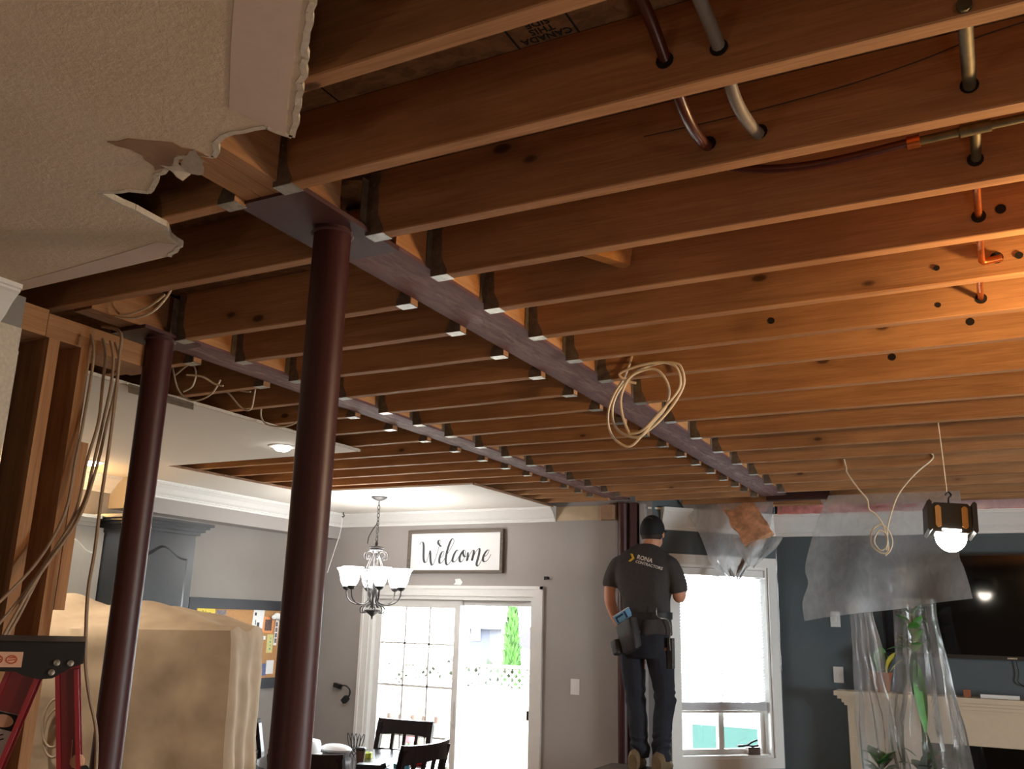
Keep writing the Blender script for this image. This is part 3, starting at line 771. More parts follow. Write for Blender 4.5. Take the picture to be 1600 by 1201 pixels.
part('elbow', MB().tube([(.026, 2.602, 2.772), (.030, 2.612, 2.770), (.045, 2.614, 2.772), (.075, 2.614, 2.775)], .0095, 10), M['copper'], o, True, world=True)
pipe('copper_pipe', [(.020, 2.64, 2.758), (.017, 2.80, 2.768), (.016, 2.945, 2.776)], .0085, 'copper', 'copper pipe crossing below the elbow into the brightly lit joist', sp=False)
pipe('thin_wire', [(-.60, 1.70, 2.822), (-.40, 1.705, 2.825), (-.20, 1.705, 2.835), (-.05, 1.70, 2.85), (.06, 1.705, 2.875), (.2, 1.70, 2.885)], .0012, 'black_wire', 'thin dark wire drooping across the face of the second joist', 'wire', 5)

# coils of cable
o = thing('cable_coil', 'large loosely wound coil of pale cable hanging from a joist near the beam', 'cable', (-1.198, 3.22, 2.78))
cA = [(-1.198,3.25,2.90),(-1.196,3.24,2.837),(-1.199,3.22,2.786),(-1.225,3.22,2.725),(-1.265,3.22,2.665),(-1.289,3.22,2.604),(-1.289,3.22,2.541),(-1.265,3.22,2.489),(-1.219,3.22,2.456),(-1.188,3.22,2.462),(-1.150,3.215,2.494),(-1.086,3.21,2.538),(-1.023,3.21,2.606),(-.985,3.21,2.676),(-.994,3.21,2.739),(-1.021,3.21,2.759),(-1.071,3.21,2.765),(-1.160,3.205,2.744),(-1.226,3.2,2.687),(-1.260,3.2,2.626),(-1.265,3.2,2.564),(-1.244,3.19,2.520),(-1.208,3.19,2.493),(-1.148,3.18,2.481),(-1.098,3.18,2.531),(-1.047,3.18,2.587),(-1.034,3.18,2.659),(-1.070,3.18,2.724),(-1.120,3.18,2.737),(-1.184,3.175,2.711),(-1.218,3.17,2.639),(-1.213,3.17,2.564),(-1.186,3.17,2.493)]
cB = [(-1.186,3.17,2.493),(-1.135,3.165,2.500),(-1.073,3.16,2.553),(-.998,3.16,2.631),(-.983,3.16,2.676),(-1.0,3.16,2.73),(-1.05,3.16,2.752),(-1.12,3.16,2.752),(-1.19,3.165,2.74),(-1.225,3.17,2.725),(-1.20,3.18,2.70),(-1.165,3.19,2.69)]
part('cable', MB().tube(spline(cA, 5), .0052, 7), M['white_cable'], o, True, world=True)
part('cable_end', MB().tube(spline(cB, 5), .0052, 7), M['white_cable'], o, True, world=True)
o = thing('cable_coil', 'small coil of pale cable tucked up behind the third joist row', 'cable', (-.87, 3.35, 2.79))
for s in (0, .016, .03):
    part('cable', MB().tube(spline([(-.955+s, 3.35+s, 2.86), (-.925+s, 3.35+s, 2.822), (-.895, 3.35+s, 2.800+s*.3), (-.865, 3.35+s, 2.793+s*.4), (-.835, 3.35+s, 2.802), (-.81-s, 3.35+s, 2.829), (-.80-s, 3.35+s, 2.87)], 5), .0036, 6), M['white_cable'], o, True, world=True)
# cables hanging from the plate
def wires(name, label, lists, r=.0048, mat='old_cable'):
    o = thing(name, label, 'cable', lists[0][0])
    for pts in lists: part('cable', MB().tube(spline(pts, 5), r, 7), M[mat], o, True, world=True)
    return o
wires('house_cable', 'four pale electrical cables hanging from the plate and slanting down across the studs', [
    [(-2.53,1.862,2.66),(-2.505,1.862,2.60),(-2.5,1.862,2.513),(-2.5,1.857,2.347),(-2.5,1.850,2.246),(-2.495,1.838,2.087),(-2.49,1.776,1.948),(-2.48,1.676,1.83),(-2.46,1.55,1.72)],
    [(-2.53,1.907,2.66),(-2.505,1.907,2.60),(-2.5,1.907,2.503),(-2.49,1.904,2.377),(-2.488,1.882,2.251),(-2.485,1.866,2.091),(-2.48,1.797,1.95),(-2.47,1.686,1.783),(-2.45,1.56,1.66)],
    [(-2.53,1.937,2.66),(-2.505,1.937,2.60),(-2.495,1.935,2.51),(-2.49,1.923,2.402),(-2.48,1.899,2.233),(-2.475,1.878,2.111),(-2.47,1.779,1.925),(-2.46,1.693,1.735),(-2.44,1.57,1.60)],
    [(-2.53,1.955,2.66),(-2.50,1.955,2.60),(-2.49,1.950,2.50),(-2.482,1.93,2.38),(-2.472,1.905,2.22),(-2.465,1.86,2.06),(-2.46,1.75,1.88),(-2.45,1.66,1.70)]])
wires('hanging_cable', 'long single pale cord looped over the plate and hanging down past the ladder', [
    [(-2.57,1.93,2.712),(-2.54,1.92,2.705),(-2.46,1.917,2.672),(-2.45,1.916,2.586),(-2.45,1.922,2.46),(-2.45,1.924,2.295),(-2.45,1.922,2.134),(-2.45,1.925,1.978),(-2.45,1.921,1.864),(-2.45,1.933,1.742),(-2.45,1.949,1.641),(-2.45,1.978,1.549),(-2.45,2.016,1.456),(-2.45,2.034,1.345),(-2.44,2.05,1.1),(-2.43,2.06,.8)]], .0055)
wires('house_cable', 'loop of pale cable drooping under the joist above the left column', [
    [(-2.74,1.95,2.90),(-2.68,1.95,2.80),(-2.594,1.95,2.770),(-2.50,1.95,2.742),(-2.432,1.95,2.733),(-2.36,1.95,2.745),(-2.304,1.95,2.789),(-2.28,1.95,2.84),(-2.27,1.95,2.9025)],
    [(-2.60,1.97,2.775),(-2.50,1.97,2.76),(-2.40,1.96,2.768),(-2.33,1.96,2.80)]], .004, 'white_cable')
wires('house_cable', 'pale cables dangling between joists just right of the left column', [
    [(-3.12,2.7,2.86),(-3.1,2.7,2.825),(-3.055,2.7,2.73),(-2.99,2.7,2.678),(-2.92,2.7,2.668),(-2.85,2.7,2.69),(-2.80,2.69,2.74)],
    [(-3.10,2.72,2.80),(-3.02,2.72,2.84),(-2.98,2.72,2.80),(-2.99,2.72,2.74),(-3.04,2.72,2.72)],
    [(-2.90,2.60,2.75),(-2.83,2.62,2.74),(-2.78,2.64,2.71),(-2.74,2.65,2.70)]], .004, 'white_cable')
wires('house_cable', 'pale cables with a red connector above the kitchen ceiling edge', [
    [(-3.10,3.0,2.80),(-3.051,3.0,2.770),(-2.99,3.0,2.715),(-2.94,3.0,2.69),(-2.912,3.0,2.70),(-2.905,3.0,2.75),(-2.90,3.0,2.81)],
    [(-3.10,3.02,2.82),(-3.0,3.02,2.79),(-2.93,3.0,2.775)],
    [(-3.14,3.3,2.80),(-3.137,3.3,2.741),(-3.10,3.3,2.70),(-3.041,3.3,2.684),(-2.97,3.3,2.680),(-2.90,3.3,2.70),(-2.86,3.3,2.76)]], .004, 'white_cable')

# ------------------------------------------------------------------ kitchen side
def arch_door(x, y0, y1, z0, z1, parent, mat, w=.055):
    """raised panel door with an arched top, facing +x"""
    d = part('door', MB().box(x, y0, z0, x+.02, y1, z1), mat, parent, world=True)
    def arch(inset, xa, xb, name):
        n = 18; lo = []; a, c = y0+inset, y1-inset
        for k in range(n+1):
            t = k/n; s = (2*t-1)
            lift = .075*max(0, math.cos(s*PI*.5))**2 - .012*math.sin(abs(s)*PI)**2
            lo.append((a+(c-a)*t, z1-inset-.075+lift))
        poly = [(a, z0+inset)] + lo + [(c, z0+inset)]
        cy = (a+c)/2; cz = sum(p[1] for p in poly)/len(poly)
        b = MB(); n = len(poly)
        outer = [Vector((xa, y, z)) for y, z in poly]; inner = [Vector((xb, cy+(y-cy)*.88, (z0+z1)/2+(z-(z0+z1)/2)*.965)) for y, z in poly]
        vs = outer+inner
        b.add(vs, [(k, (k+1) % n, n+(k+1) % n, n+k) for k in range(n)] + [tuple(range(n, 2*n))] + [tuple(range(n-1, -1, -1))])
        return part(name, b, mat, d, world=False) if False else (b, name)
    b1, _ = arch(w, x+.0205, x+.034, 'panel')
    Mi = (Matrix.Translation(parent.location)).inverted(); b1.v = [tuple(Mi @ Vector(v)) for v in b1.v]
    part('raised_panel', b1, mat, d)
    return d
pn = thing('tall_cabinet', 'dark grey tall pantry cabinet with an arched panel door', 'cabinet', (-5.28, 4.45, 0))
XC = -5.01
part('carcass', MB().box(-5.545, 4.15, 0, XC, 4.745, 2.33), M['dark_cabinet'], pn, world=True)
arch_door(XC, 4.17, 4.73, 1.30, 2.295, pn, M['dark_cabinet'])
arch_door(XC, 4.17, 4.73, .10, 1.285, pn, M['dark_cabinet'])
b = MB()
for k, (e, z0, z1) in enumerate(((.012, 2.33, 2.352), (.035, 2.352, 2.374), (.055, 2.374, 2.392), (.075, 2.392, 2.412))):
    b.box(-5.545, 4.15-e, z0, XC+.02+e, 4.745+e, z1)
part('crown', b, M['dark_cabinet'], pn, world=True)
part('door_knob', MB().lathe([(.006, 0), (.006, .015), (.014, .02), (.012, .03), (.001, .033)], (XC+.021, 4.205, 1.45), 12, axis=(1,0,0)), M['pewter'], pn, True, world=True)
uc = thing('upper_cabinet', 'pale grey wall cabinet with an arched door beside the dark pantry', 'cabinet', (-5.38, 3.45, 1.45))
part('carcass', MB().box(-5.545, 2.75, 1.45, -5.22, 4.148, 2.33), M['light_cabinet'], uc, world=True)
for a, c in ((2.77, 3.21), (3.225, 3.68), (3.695, 4.14)): arch_door(-5.22, a, c, 1.47, 2.30, uc, M['light_cabinet'])
b = MB()
for e, z0, z1 in ((.01, 2.33, 2.355), (.03, 2.355, 2.38), (.05, 2.38, 2.40)): b.box(-5.545, 2.75, z0, -5.20+e, 4.07, z1)
part('crown', b, M['light_cabinet'], uc, world=True)
o = thing('puck_light', 'small warm light on top of the pale cabinet, glowing on the wall', 'light', (-5.40, 3.92, 2.401))
part('base', MB().lathe([(.03, 0), (.03, .012)], (0,0,0), 16), M['white_paint'], o, True)
part('lens', MB().lathe([(.024, .012), (.018, .02), (.001, .022)], (0,0,0), 16), M['bulb_glow'], o, True)
for i, (x, y, lab) in enumerate(((-5.06, 3.87, 'lit recessed ceiling light over the pale cabinet'), (-3.50, 3.87, 'lit recessed ceiling light between the two red columns'), (-4.45, 2.62, 'recessed ceiling light glimpsed beside the bare studs'))):
    o = thing('recessed_light', lab, 'light', (x, y, H-.013), group='recessed kitchen lights')
    part('trim_ring', MB().lathe([(.075, 0), (.075, -.004), (.06, -.007), (.05, -.003), (.05, .0)], (0,0,0), 24), M['white_paint'], o, True)
    part('lamp_face', MB().lathe([(.048, -.002), (.044, -.016), (.03, -.026), (.001, -.029)], (0,0,0), 20), M['bulb_glow'], o, True)

# cork board with cards
cb = thing('cork_board', 'cork notice board in a wide dark frame on the kitchen wall', 'board', (-5.548, 5.85, 1.25))
XB = -5.549
part('frame', MB().box(XB, 5.25, 1.215, XB+.018, 6.56, 1.30).box(XB, 5.25, 1.845, XB+.018, 6.56, 1.925).box(XB, 5.25, 1.30, XB+.018, 5.33, 1.845).box(XB, 6.475, 1.30, XB+.018, 6.56, 1.845), M['board_frame'], cb, world=True)
part('cork', MB().box(XB, 5.33, 1.30, XB+.010, 6.475, 1.845), M['cork'], cb, world=True)
def card(y0, y1, z0, z1, mat, label, tilt=0, n=1, cat='card', lift=.0):
    b = MB(); x = XB+.0106+.0015*n; cy, cz = (y0+y1)/2, (z0+z1)/2
    rows = []
    for i in range(3):
        row = []
        for j in range(3):
            y = -(y1-y0)/2+(y1-y0)*j/2; z = -(z1-z0)/2+(z1-z0)*i/2
            yy = y*math.cos(tilt)-z*math.sin(tilt); zz = y*math.sin(tilt)+z*math.cos(tilt)
            row.append((x+lift*(1-i/2)**2*.5, cy+yy, cz+zz))
        rows.append(row)
    b.grid(rows)
    o = single('pinned_card', b, M[mat], label, cat, org=(x, cy, cz)); return o
def mark(o, y0, y1, z0, z1, mat, n=1):
    b = MB(); b.box(.0003*n, y0, z0, .0003*n+.0003, y1, z1); return part('print', b, M[mat], o)
yc = card(5.345, 5.53, 1.775, 1.842, 'card_yellow', 'yellow name card at the top left of the cork board', .0)
tm = text_mesh('Lian', .06, 'LEFT', .001)
t_ = link('print', tm, M['ink_black'], yc); t_.matrix_local = Matrix(((0,0,1,.0008), (1,0,0,-.045), (0,1,0,-.022), (0,0,0,1)))
c = card(5.545, 5.65, 1.745, 1.835, 'photo_grey', 'small dark group snapshot beside the yellow card', .03)
c = card(5.66, 5.78, 1.62, 1.74, 'sign_white', 'white card with a small portrait, half behind the cloth', .0); mark(c, -.025, .02, -.035, .03, 'photo_grey')
c = card(5.955, 6.085, 1.64, 1.85, 'sign_white', 'tall white drawing sheet at the top middle of the cork board', -.08)
mark(c, -.045, -.02, .055, .08, 'ink_grey'); mark(c, -.01, .02, -.06, .0, 'ink_grey'); mark(c, -.03, -.022, -.02, .02, 'ink_grey')
c = card(5.855, 5.945, 1.555, 1.70, 'photo_dark', 'dark snapshot hanging at the cloth edge on the cork board', .06)
c = card(6.085, 6.215, 1.66, 1.79, 'photo_orange', 'snapshot in an orange mount on the cork board', -.10); mark(c, -.042, .042, -.045, .045, 'photo_dark')
c = card(6.235, 6.275, 1.56, 1.77, 'sign_white', 'narrow white photo strip at the right of the cork board', -.06)
for k in range(4): mark(c, -.013, .013, -.085+k*.045, -.05+k*.045, 'photo_grey')
c = card(6.15, 6.225, 1.50, 1.65, 'card_pale', 'pale yellow bookmark below the orange mount', .02)
for k in range(4): mark(c, -.004+.006*(k % 2), .012, -.05+k*.028, -.035+k*.028, 'card_green')
c = card(5.975, 6.075, 1.44, 1.585, 'sign_white', 'white card with two small dark pictures', -.05, lift=.01); mark(c, -.02, .022, .02, .058, 'photo_dark'); mark(c, -.005, .03, -.025, .01, 'photo_grey')
c = card(5.94, 6.13, 1.605, 1.635, 'sign_white', 'thin white strip under the drawing sheet', .02, 2); mark(c, -.03, .0, -.01, .01, 'ink_grey')
c = card(6.045, 6.115, 1.305, 1.415, 'card_green', 'green card low on the cork board', .12)
c = card(6.105, 6.175, 1.318, 1.415, 'card_blue', 'blue card beside the green one', .06, 2)
c = card(6.165, 6.255, 1.33, 1.44, 'sign_white', 'pale rounded cutout low at the right of the cork board', .0, 3)
c = card(5.90, 5.965, 1.33, 1.56, 'sign_white', 'long white sheet hanging beside the cloth edge', .03, 2, lift=.02)
o = single('ribbon', MB().ball((XB+.03, 6.23, 1.80), .016, .05, .028, 12, 7).ball((XB+.03, 6.19, 1.79), .014, .03, .02, 10, 6).ball((XB+.03, 6.27, 1.79), .014, .025, .03, 10, 6), M['sign_white'], 'crumpled white ribbon pinned at the top right of the cork board', 'ribbon', True)

# drop cloth over a stack of furniture: local u to the right, v away from the camera
CLA = Vector((-3.487, 3.60, 0)); CW, CD = 1.26, .62
CU = Vector((.8829, .4697, 0)); CV = Vector((-.4697, .8829, 0))
def cw(u, v, z): return CLA + CU*(u-CW) + CV*v + Vector((0, 0, z))
def zt(u, v):
    h = .165*math.exp(-((u-.24)/.20)**2) + .135*math.exp(-((u-.72)/.30)**2) + .03*math.exp(-((u-1.05)/.12)**2)
    d = v/CD
    return 1.705 + .018*(u/CW) + h*min(1, max(0, d*2.0))**.75*(1-.35*max(0, d-.6)) + .010*mn.noise(Vector((u*4, v*4, 0)))*min(1, d*5) + .014*math.sin(16*v+5*u)*min(1, d*4)*(1 if d < .95 else .3)
b = MB(); nx, ny = 46, 20
P = [[(CW*i/nx, CD*j/ny) for i in range(nx+1)] for j in range(ny+1)]
b.grid([[cw(u, v, zt(u, v)) for u, v in r] for r in P])
per = [(P[0][i], (0, -1)) for i in range(nx+1)] + [(P[j][nx], (1, 0)) for j in range(1, ny+1)] + [(P[ny][i], (0, 1)) for i in range(nx-1, -1, -1)] + [(P[j][0], (-1, 0)) for j in range(ny-1, 0, -1)]
Np = len(per); rows = []
K = 18
for r in range(K+1):
    t = r/K; row = []
    for k in range(Np+1):
        (u, v), (nu, nv) = per[k % Np]; z = zt(u, v)
        cor = math.exp(-((k-nx)/4.0)**2)                        # flared fold at the front right corner
        hem = .90 - .02*math.sin(k*.21) + .10*min(1, k/nx)*(1 if k <= nx else .4) - .12*math.exp(-((k-nx-6)/7.0)**2)
        zz = z + (hem-z)*t
        w = t**.8
        out = .012+.012*w + (.010*w*math.sin(k*.35+1.2*math.sin(k*.13)) if k < nx*.8 else .016*w*math.sin(k*.8)) + .075*cor*w
        out += .014*mn.noise(Vector((u*6, zz*6, v*6)))*min(1, t*5)
        du, dv = nu, nv
        if cor > .02: du, dv = nu+.7*cor*(1-abs(nu)), nv-.5*cor*(1-abs(nv))
        row.append(cw(u, v, z) if r == 0 else cw(u+du*out, v+dv*out, zz-.010*math.sin(min(1, t*6)*PI*.5)))
    rows.append(row)
b.grid(rows)
single('drop_cloth', b, M['canvas_cloth'], 'beige canvas drop cloth draped over a tall stack of furniture behind the left column', 'drop cloth', True)
cc = cw(CW/2, CD/2, 0)
o = thing('covered_furniture', 'stack of furniture hidden under the canvas, a dark leg showing below the hem', 'furniture', cc, math.radians(28.017))
part('lower_unit', MB().box(-.57, -.26, .05, .50, .26, .95), M['dark_cabinet'], o)
for x in (-.56, .40):
    for y in (-.28, .24): part('leg', MB().box(x, y, 0, x+.04, y+.04, 1.60), M['dark_wood'], o)
part('upper_unit', MB().box(-.58, -.27, .951, .58, .27, 1.66), M['dark_wood'], o)
part('soft_bundle', MB().ball((-.38, .05, 1.74), .20, .18, .10, 16, 8).ball((.10, .05, 1.73), .30, .18, .09, 16, 8), M['canvas_cloth'], o, True)

# ------------------------------------------------------------------ step ladder at the lower left
ld = thing('step_ladder', 'red step ladder with a black top cap in the lower left corner', 'ladder', (-1.733, 1.198, 0), math.radians(51.6))
# local: x along the ladder's depth to the right of the picture, y away from the camera
def lrail(x_top, x_bot, y, w, t, name):
    b = MB(); b.bar((x_top, y, 1.69), (x_bot, y, .02), t, w, up=(1, 0, 0))
    e = part(name, b, M['ladder_red'], ld)
    f = MB()
    for s in (-1, 1): f.bar((x_top+s*(w/2-.004), y-.012*1, 1.688), (x_bot+s*(w/2-.004), y-.012, .022), .024, .008, up=(1, 0, 0))
    part('rail_flange', f, M['ladder_red'], e)
    return e
ZC = 1.735
FT, FB = .035, -.40
fr = lrail(FT, FB, 0, .062, .006, 'front_rail'); rr = lrail(.108, .36, 0, .042, .006, 'rear_rail')
lrail(FT, FB, .36, .062, .006, 'front_rail'); lrail(.108, .36, .36, .042, .006, 'rear_rail')
poly = [(-.26, ZC-.0), (.135, ZC+.004), (.137, ZC-.034), (.128, ZC-.038), (.116, ZC-.042), (.086, ZC-.062), (.062, ZC-.064), (.032, ZC-.056), (.022, ZC-.050), (-.26, ZC-.046)]
cap = MB(); MX = Matrix(((1,0,0,0), (0,0,-1,0), (0,1,0,0), (0,0,0,1)))
cap.prism(poly, -.012, .040, Matrix.Translation((0, -.02, 0)) @ MX)
cap.prism(poly, -.38, -.33, MX)
cap.box(-.26, -.055, ZC-.012, .135, .385, ZC+.006)
part('top_cap', cap, M['ladder_black'], ld)
for x, z in ((.090, ZC-.033), (.114, ZC-.034), (.083, ZC-.051)):
    part('rivet', MB().lathe([(.006, 0), (.006, .003), (.001, .005)], (x, -.060, z), 10, axis=(0, -1, 0)), M['galvanized'], ld, True)
part('cap_label', MB().box(-.26, -.0625, ZC-.042, .030, -.0610, ZC-.014), M['sticker_peach'], ld, label='peach coloured label with orange emblems')
for x in (-.012, .012):
    b = MB(); b.tube([(x+.009*math.cos(a*PI/8), -.0628, ZC-.028+.007*math.sin(a*PI/8)) for a in range(16)], .0010, 4, True); b.tube([(x-.006, -.0628, ZC-.030), (x+.006, -.0628, ZC-.028)], .0010, 4); b.tube([(x-.005, -.0628, ZC-.025), (x+.005, -.0628, ZC-.024)], .001, 4)
    part('label_emblem', b, M['orange_ink'], ld)
# sticker low on the front rail
dirv = Vector((FB-FT, 0, .02-1.69)).normalized()
def on_rail(s, w): 
    base = Vector((FT, 0, 1.69)) + dirv*s; side = Vector((-dirv.z, 0, dirv.x)); return base + side*w + Vector((0, -.0045, 0))
def rail_quad(s0, s1, w0, w1, mat, name, off=0.0):
    b = MB(); q = [on_rail(s, w)+Vector((0, -off, 0)) for s, w in ((s0, w0), (s0, w1), (s1, w1), (s1, w0))]; b.add(q, [(0,1,2,3)]); return part(name, b, mat, ld)
rail_quad(.085, .185, -.022, .024, M['sticker_white'], 'rail_sticker'); rail_quad(.086, .116, -.021, .023, M['ink_black'], 'sticker_panel', .0008)
b = MB(); n = 20; b.add([on_rail(.101+.0115*math.sin(2*PI*k/n), .018*math.cos(2*PI*k/n)+.001)+Vector((0,-.0016,0)) for k in range(n)], [tuple(range(n))]); part('sticker_oval', b, M['sticker_peach'], ld)
b = MB()
for s, w0, w1 in ((.128, -.014, .010), (.135, -.007, .014), (.142, -.012, .006), (.150, -.003, .011)): b.tube([on_rail(s-.007, w0)+Vector((0,-.001,0)), on_rail(s+.003, (w0+w1)/2)+Vector((0,-.001,0)), on_rail(s-.004, w1)+Vector((0,-.001,0))], .0011, 4)
for k in range(4): b.tube([on_rail(.162+.006*k, -.018)+Vector((0,-.001,0)), on_rail(.162+.006*k, .016)+Vector((0,-.001,0))], .0005, 4)
part('sticker_mark', b, M['ink_black'], ld)
for k in range(5): part('step', MB().box(FB+.05+.0725*k, .004, .28+.28*k, FB+.14+.0725*k, .356, .30+.28*k), M['ladder_red'], ld)
part('spread_bolt', MB().lathe([(.008, 0), (.008, .004)], (.165, -.004, 1.50), 10, axis=(0,-1,0)), M['ladder_black'], ld)
# paint splashes on the rear rail
b = MB(); b.ball((.150, -.0045, 1.515), .014, .0012, .014, 10, 5); b.bar((.138, -.005, 1.52), (.136, -.005, 1.555), .006, .001); part('paint_splash', b, M['sticker_peach'], ld)

# loops of cord lying against the cloth behind the ladder
pts = [cw(.455+.055*math.cos(a*.55)+.001*a, -.05-.002*math.sin(a), 1.29+.10*math.sin(a*.55)-.004*a) for a in range(22)]
single('cord_loop', MB().tube(spline(pts, 4), .006, 7), M['old_cable'], 'loose loops of tan cord seen between the ladder rails', 'cable', True)

# ------------------------------------------------------------------ welcome sign
sg = thing('welcome_sign', 'white welcome sign in a grey timber frame above the sliding door', 'sign', (-4.131, YB-.012, 2.375))
SW, SH = .945, .362
part('board', MB().box(-SW/2+.022, -.008, -SH/2+.022, SW/2-.022, .010, SH/2-.022), M['sign_white'], sg)
for nm, q in (('frame_rail', (-SW/2, SH/2-.024, SW/2, SH/2)), ('frame_rail', (-SW/2, -SH/2, SW/2, -SH/2+.024)), ('frame_stile', (-SW/2, -SH/2+.0241, -SW/2+.026, SH/2-.0241)), ('frame_stile', (SW/2-.026, -SH/2+.0241, SW/2, SH/2-.0241))):
    part(nm, MB().box(q[0], -.028, q[1], q[2], .011, q[3]), M['frame_wood'], sg)
# brush lettering: strokes in picture units of the sign (1600 x 800 view), pressed thicker on the way down
def SU(x, y):   # view pixels -> sign plane
    u = (x-115)/(1400-115); l = 145+(120-145)*u*0; 
    top = 140+(105-140)*u; bot = 715+(735-715)*u
    v = (y-top)/(bot-top); return (-SW/2+SW*u, SH/2-SH*v)
strokes = [
 [(268,325),(280,300),(298,288),(315,300),(325,345),(328,420),(330,490),(338,545),(355,572),(378,555),(398,490),(412,420),(418,415),(424,470),(430,540),(442,590),(458,608),(480,580),(505,500),(530,400),(545,330),(555,285),(545,262),(528,275),(526,305),(542,328),(570,355)],
 [(545,510),(580,500),(608,460),(612,430),(590,425),(565,470),(552,530),(556,575),(575,582),(605,555),(640,490)],
 [(640,490),(690,400),(735,310),(738,262),(718,245),(690,290),(660,390),(642,490),(640,560),(655,602),(680,600),(715,550),(740,490)],
 [(800,420),(795,403),(770,425),(745,480),(732,535),(738,562),(765,565),(800,525),(830,470)],
 [(880,415),(855,435),(832,490),(826,540),(840,568),(868,555),(895,500),(905,450),(898,415),(878,405),(870,440),(885,490),(915,495)],
 [(930,445),(935,440),(934,500),(926,552),(940,520),(965,460),(990,420),(1012,408),(1010,460),(992,552),(1010,500),(1040,430),(1075,385),(1088,392),(1082,470),(1062,560),(1055,605),(1070,628),(1092,605),(1120,545),(1145,500)],
 [(1140,500),(1180,480),(1205,440),(1210,410),(1192,408),(1160,450),(1138,510),(1140,555),(1165,568),(1200,545),(1240,465)]]
b = MB()
for st in strokes:
    P2 = spline([(*SU(x, y), 0) for x, y in st], 6); n = len(P2); L = []; R_ = []
    wprev = .004
    for i, p in enumerate(P2):
        t = (P2[min(i+1, n-1)] - P2[max(i-1, 0)]); 
        if t.length < 1e-9: t = Vector((1,0,0))
        t.normalize(); down = max(0, -t.y)
        w = .0024 + .0085*down**1.3; w = wprev*.6+w*.4; wprev = w
        nrm = Vector((-t.y, t.x, 0)); L.append(p+nrm*w); R_.append(p-nrm*w)
    base = len(b.v)
    for l, r in zip(L, R_): b.v.append((l.x, -.0090, l.y)); b.v.append((r.x, -.0090, r.y))
    for i in range(n-1): b.f.append((base+2*i, base+2*i+1, base+2*i+3, base+2*i+2))
me = bpy.data.meshes.new('lettering'); me.from_pydata(b.v, [], b.f); link('lettering', me, M['ink_grey'], sg)

# ------------------------------------------------------------------ chandelier
ch = thing('chandelier', 'pewter six armed chandelier with lit white bell shades over the table', 'chandelier', (-4.24, 5.83, H-.013))
pw = M['pewter']
part('canopy', MB().lathe([(.001, -.032), (.02, -.030), (.045, -.020), (.062, -.008), (.064, 0)], (0,0,0), 24), pw, ch, True)
b = MB(); z = -.036; k = 0
while z > -.345:
    ring = []
    for a in range(12):
        t = 2*PI*a/12; u, v = .010*math.cos(t), .019*math.sin(t)
        ring.append(((u if k % 2 else 0) - .010*math.sin((z)*9)*0, (0 if k % 2 else u), z-.016+v))
    b.tube(ring, .0028, 5, True); z -= .0305; k += 1
part('chain', b, pw, ch, True)
b = MB(); b.tube(spline([(.0,.0,-.20), (-.03,-.015,-.25), (-.055,-.03,-.31), (-.062,-.03,-.36)], 4), .004, 6); part('supply_cord', b, M['black_metal'], ch, True)
part('collar', MB().lathe([(.006, -.345), (.012, -.352), (.010, -.375), (.03, -.380), (.055, -.386), (.060, -.394), (.042, -.402), (.055, -.408), (.02, -.420), (.010, -.43)], (0,0,0), 24), pw, ch, True)
part('stem', MB().lathe([(.008, -.42), (.008, -.86)], (0,0,0), 12), pw, ch, True)
# curved rods of the cage and the scrolls
for k in range(6):
    a = 2*PI*k/6+.3; ca, sa = math.cos(a), math.sin(a)
    def rp(r, z): return (r*ca, r*sa, z)
    part('cage_rod', MB().tube(spline([rp(.035,-.405), rp(.03,-.44), rp(.055,-.50), rp(.078,-.57), rp(.070,-.65), rp(.040,-.73), rp(.025,-.80), rp(.05,-.835)], 5), .005, 6), pw, ch, True)
    scr = [rp(.03,-.43), rp(.055,-.418), rp(.085,-.425), rp(.098,-.45), rp(.090,-.475), rp(.070,-.478), rp(.060,-.462), rp(.072,-.452)]
    part('scroll', MB().tube(spline(scr, 5), .0042, 6), pw, ch, True)
    arm = [rp(.02,-.70), rp(.03,-.76), rp(.055,-.80), rp(.11,-.815), rp(.17,-.80), rp(.205,-.765), rp(.215,-.72), rp(.216,-.705)]
    part('arm', MB().tube(spline(arm, 5), .0052, 7), pw, ch, True)
    lo = [rp(.018,-.80), rp(.05,-.815), rp(.085,-.83), rp(.098,-.855), rp(.085,-.875), rp(.065,-.872), rp(.06,-.855)]
    part('lower_scroll', MB().tube(spline(lo, 5), .0042, 6), pw, ch, True)
    cx, cy = .216*ca, .216*sa
    part('cup', MB().lathe([(.006, -.712), (.020, -.706), (.030, -.694), (.031, -.684), (.02, -.682)], (cx, cy, 0), 16), pw, ch, True)
    part('shade', MB().lathe([(.028, -.684), (.040, -.665), (.050, -.64), (.058, -.60), (.066, -.572), (.084, -.548), (.080, -.546), (.062, -.570), (.054, -.60), (.046, -.64), (.034, -.664), (.02, -.678)], (cx, cy, 0), 20), M['shade_glass'], ch, True)
part('finial', MB().lathe([(.001, -.922), (.006, -.915), (.008, -.90), (.022, -.888), (.046, -.872), (.058, -.862), (.058, -.855), (.03, -.848), (.012, -.845)], (0,0,0), 24), pw, ch, True)
# loose chain swagged to a ceiling hook near the corner
o = thing('ceiling_hook', 'small dark hook with a thin pale chain in the corner of the crown', 'hook', (-5.20, 6.62, H-.03))
part('hook', MB().tube(spline([(0,0,.03), (0,0,0), (.012,0,-.012), (.0,0,-.026), (-.01,0,-.018)], 4), .005, 6), M['black_metal'], o, True)
part('chain', MB().tube(spline([(0,0,-.02), (.0,-.02,-.15), (-.02,-.06,-.32), (-.05,-.1,-.52)], 4), .003, 5), M['white_paint'], o, True)

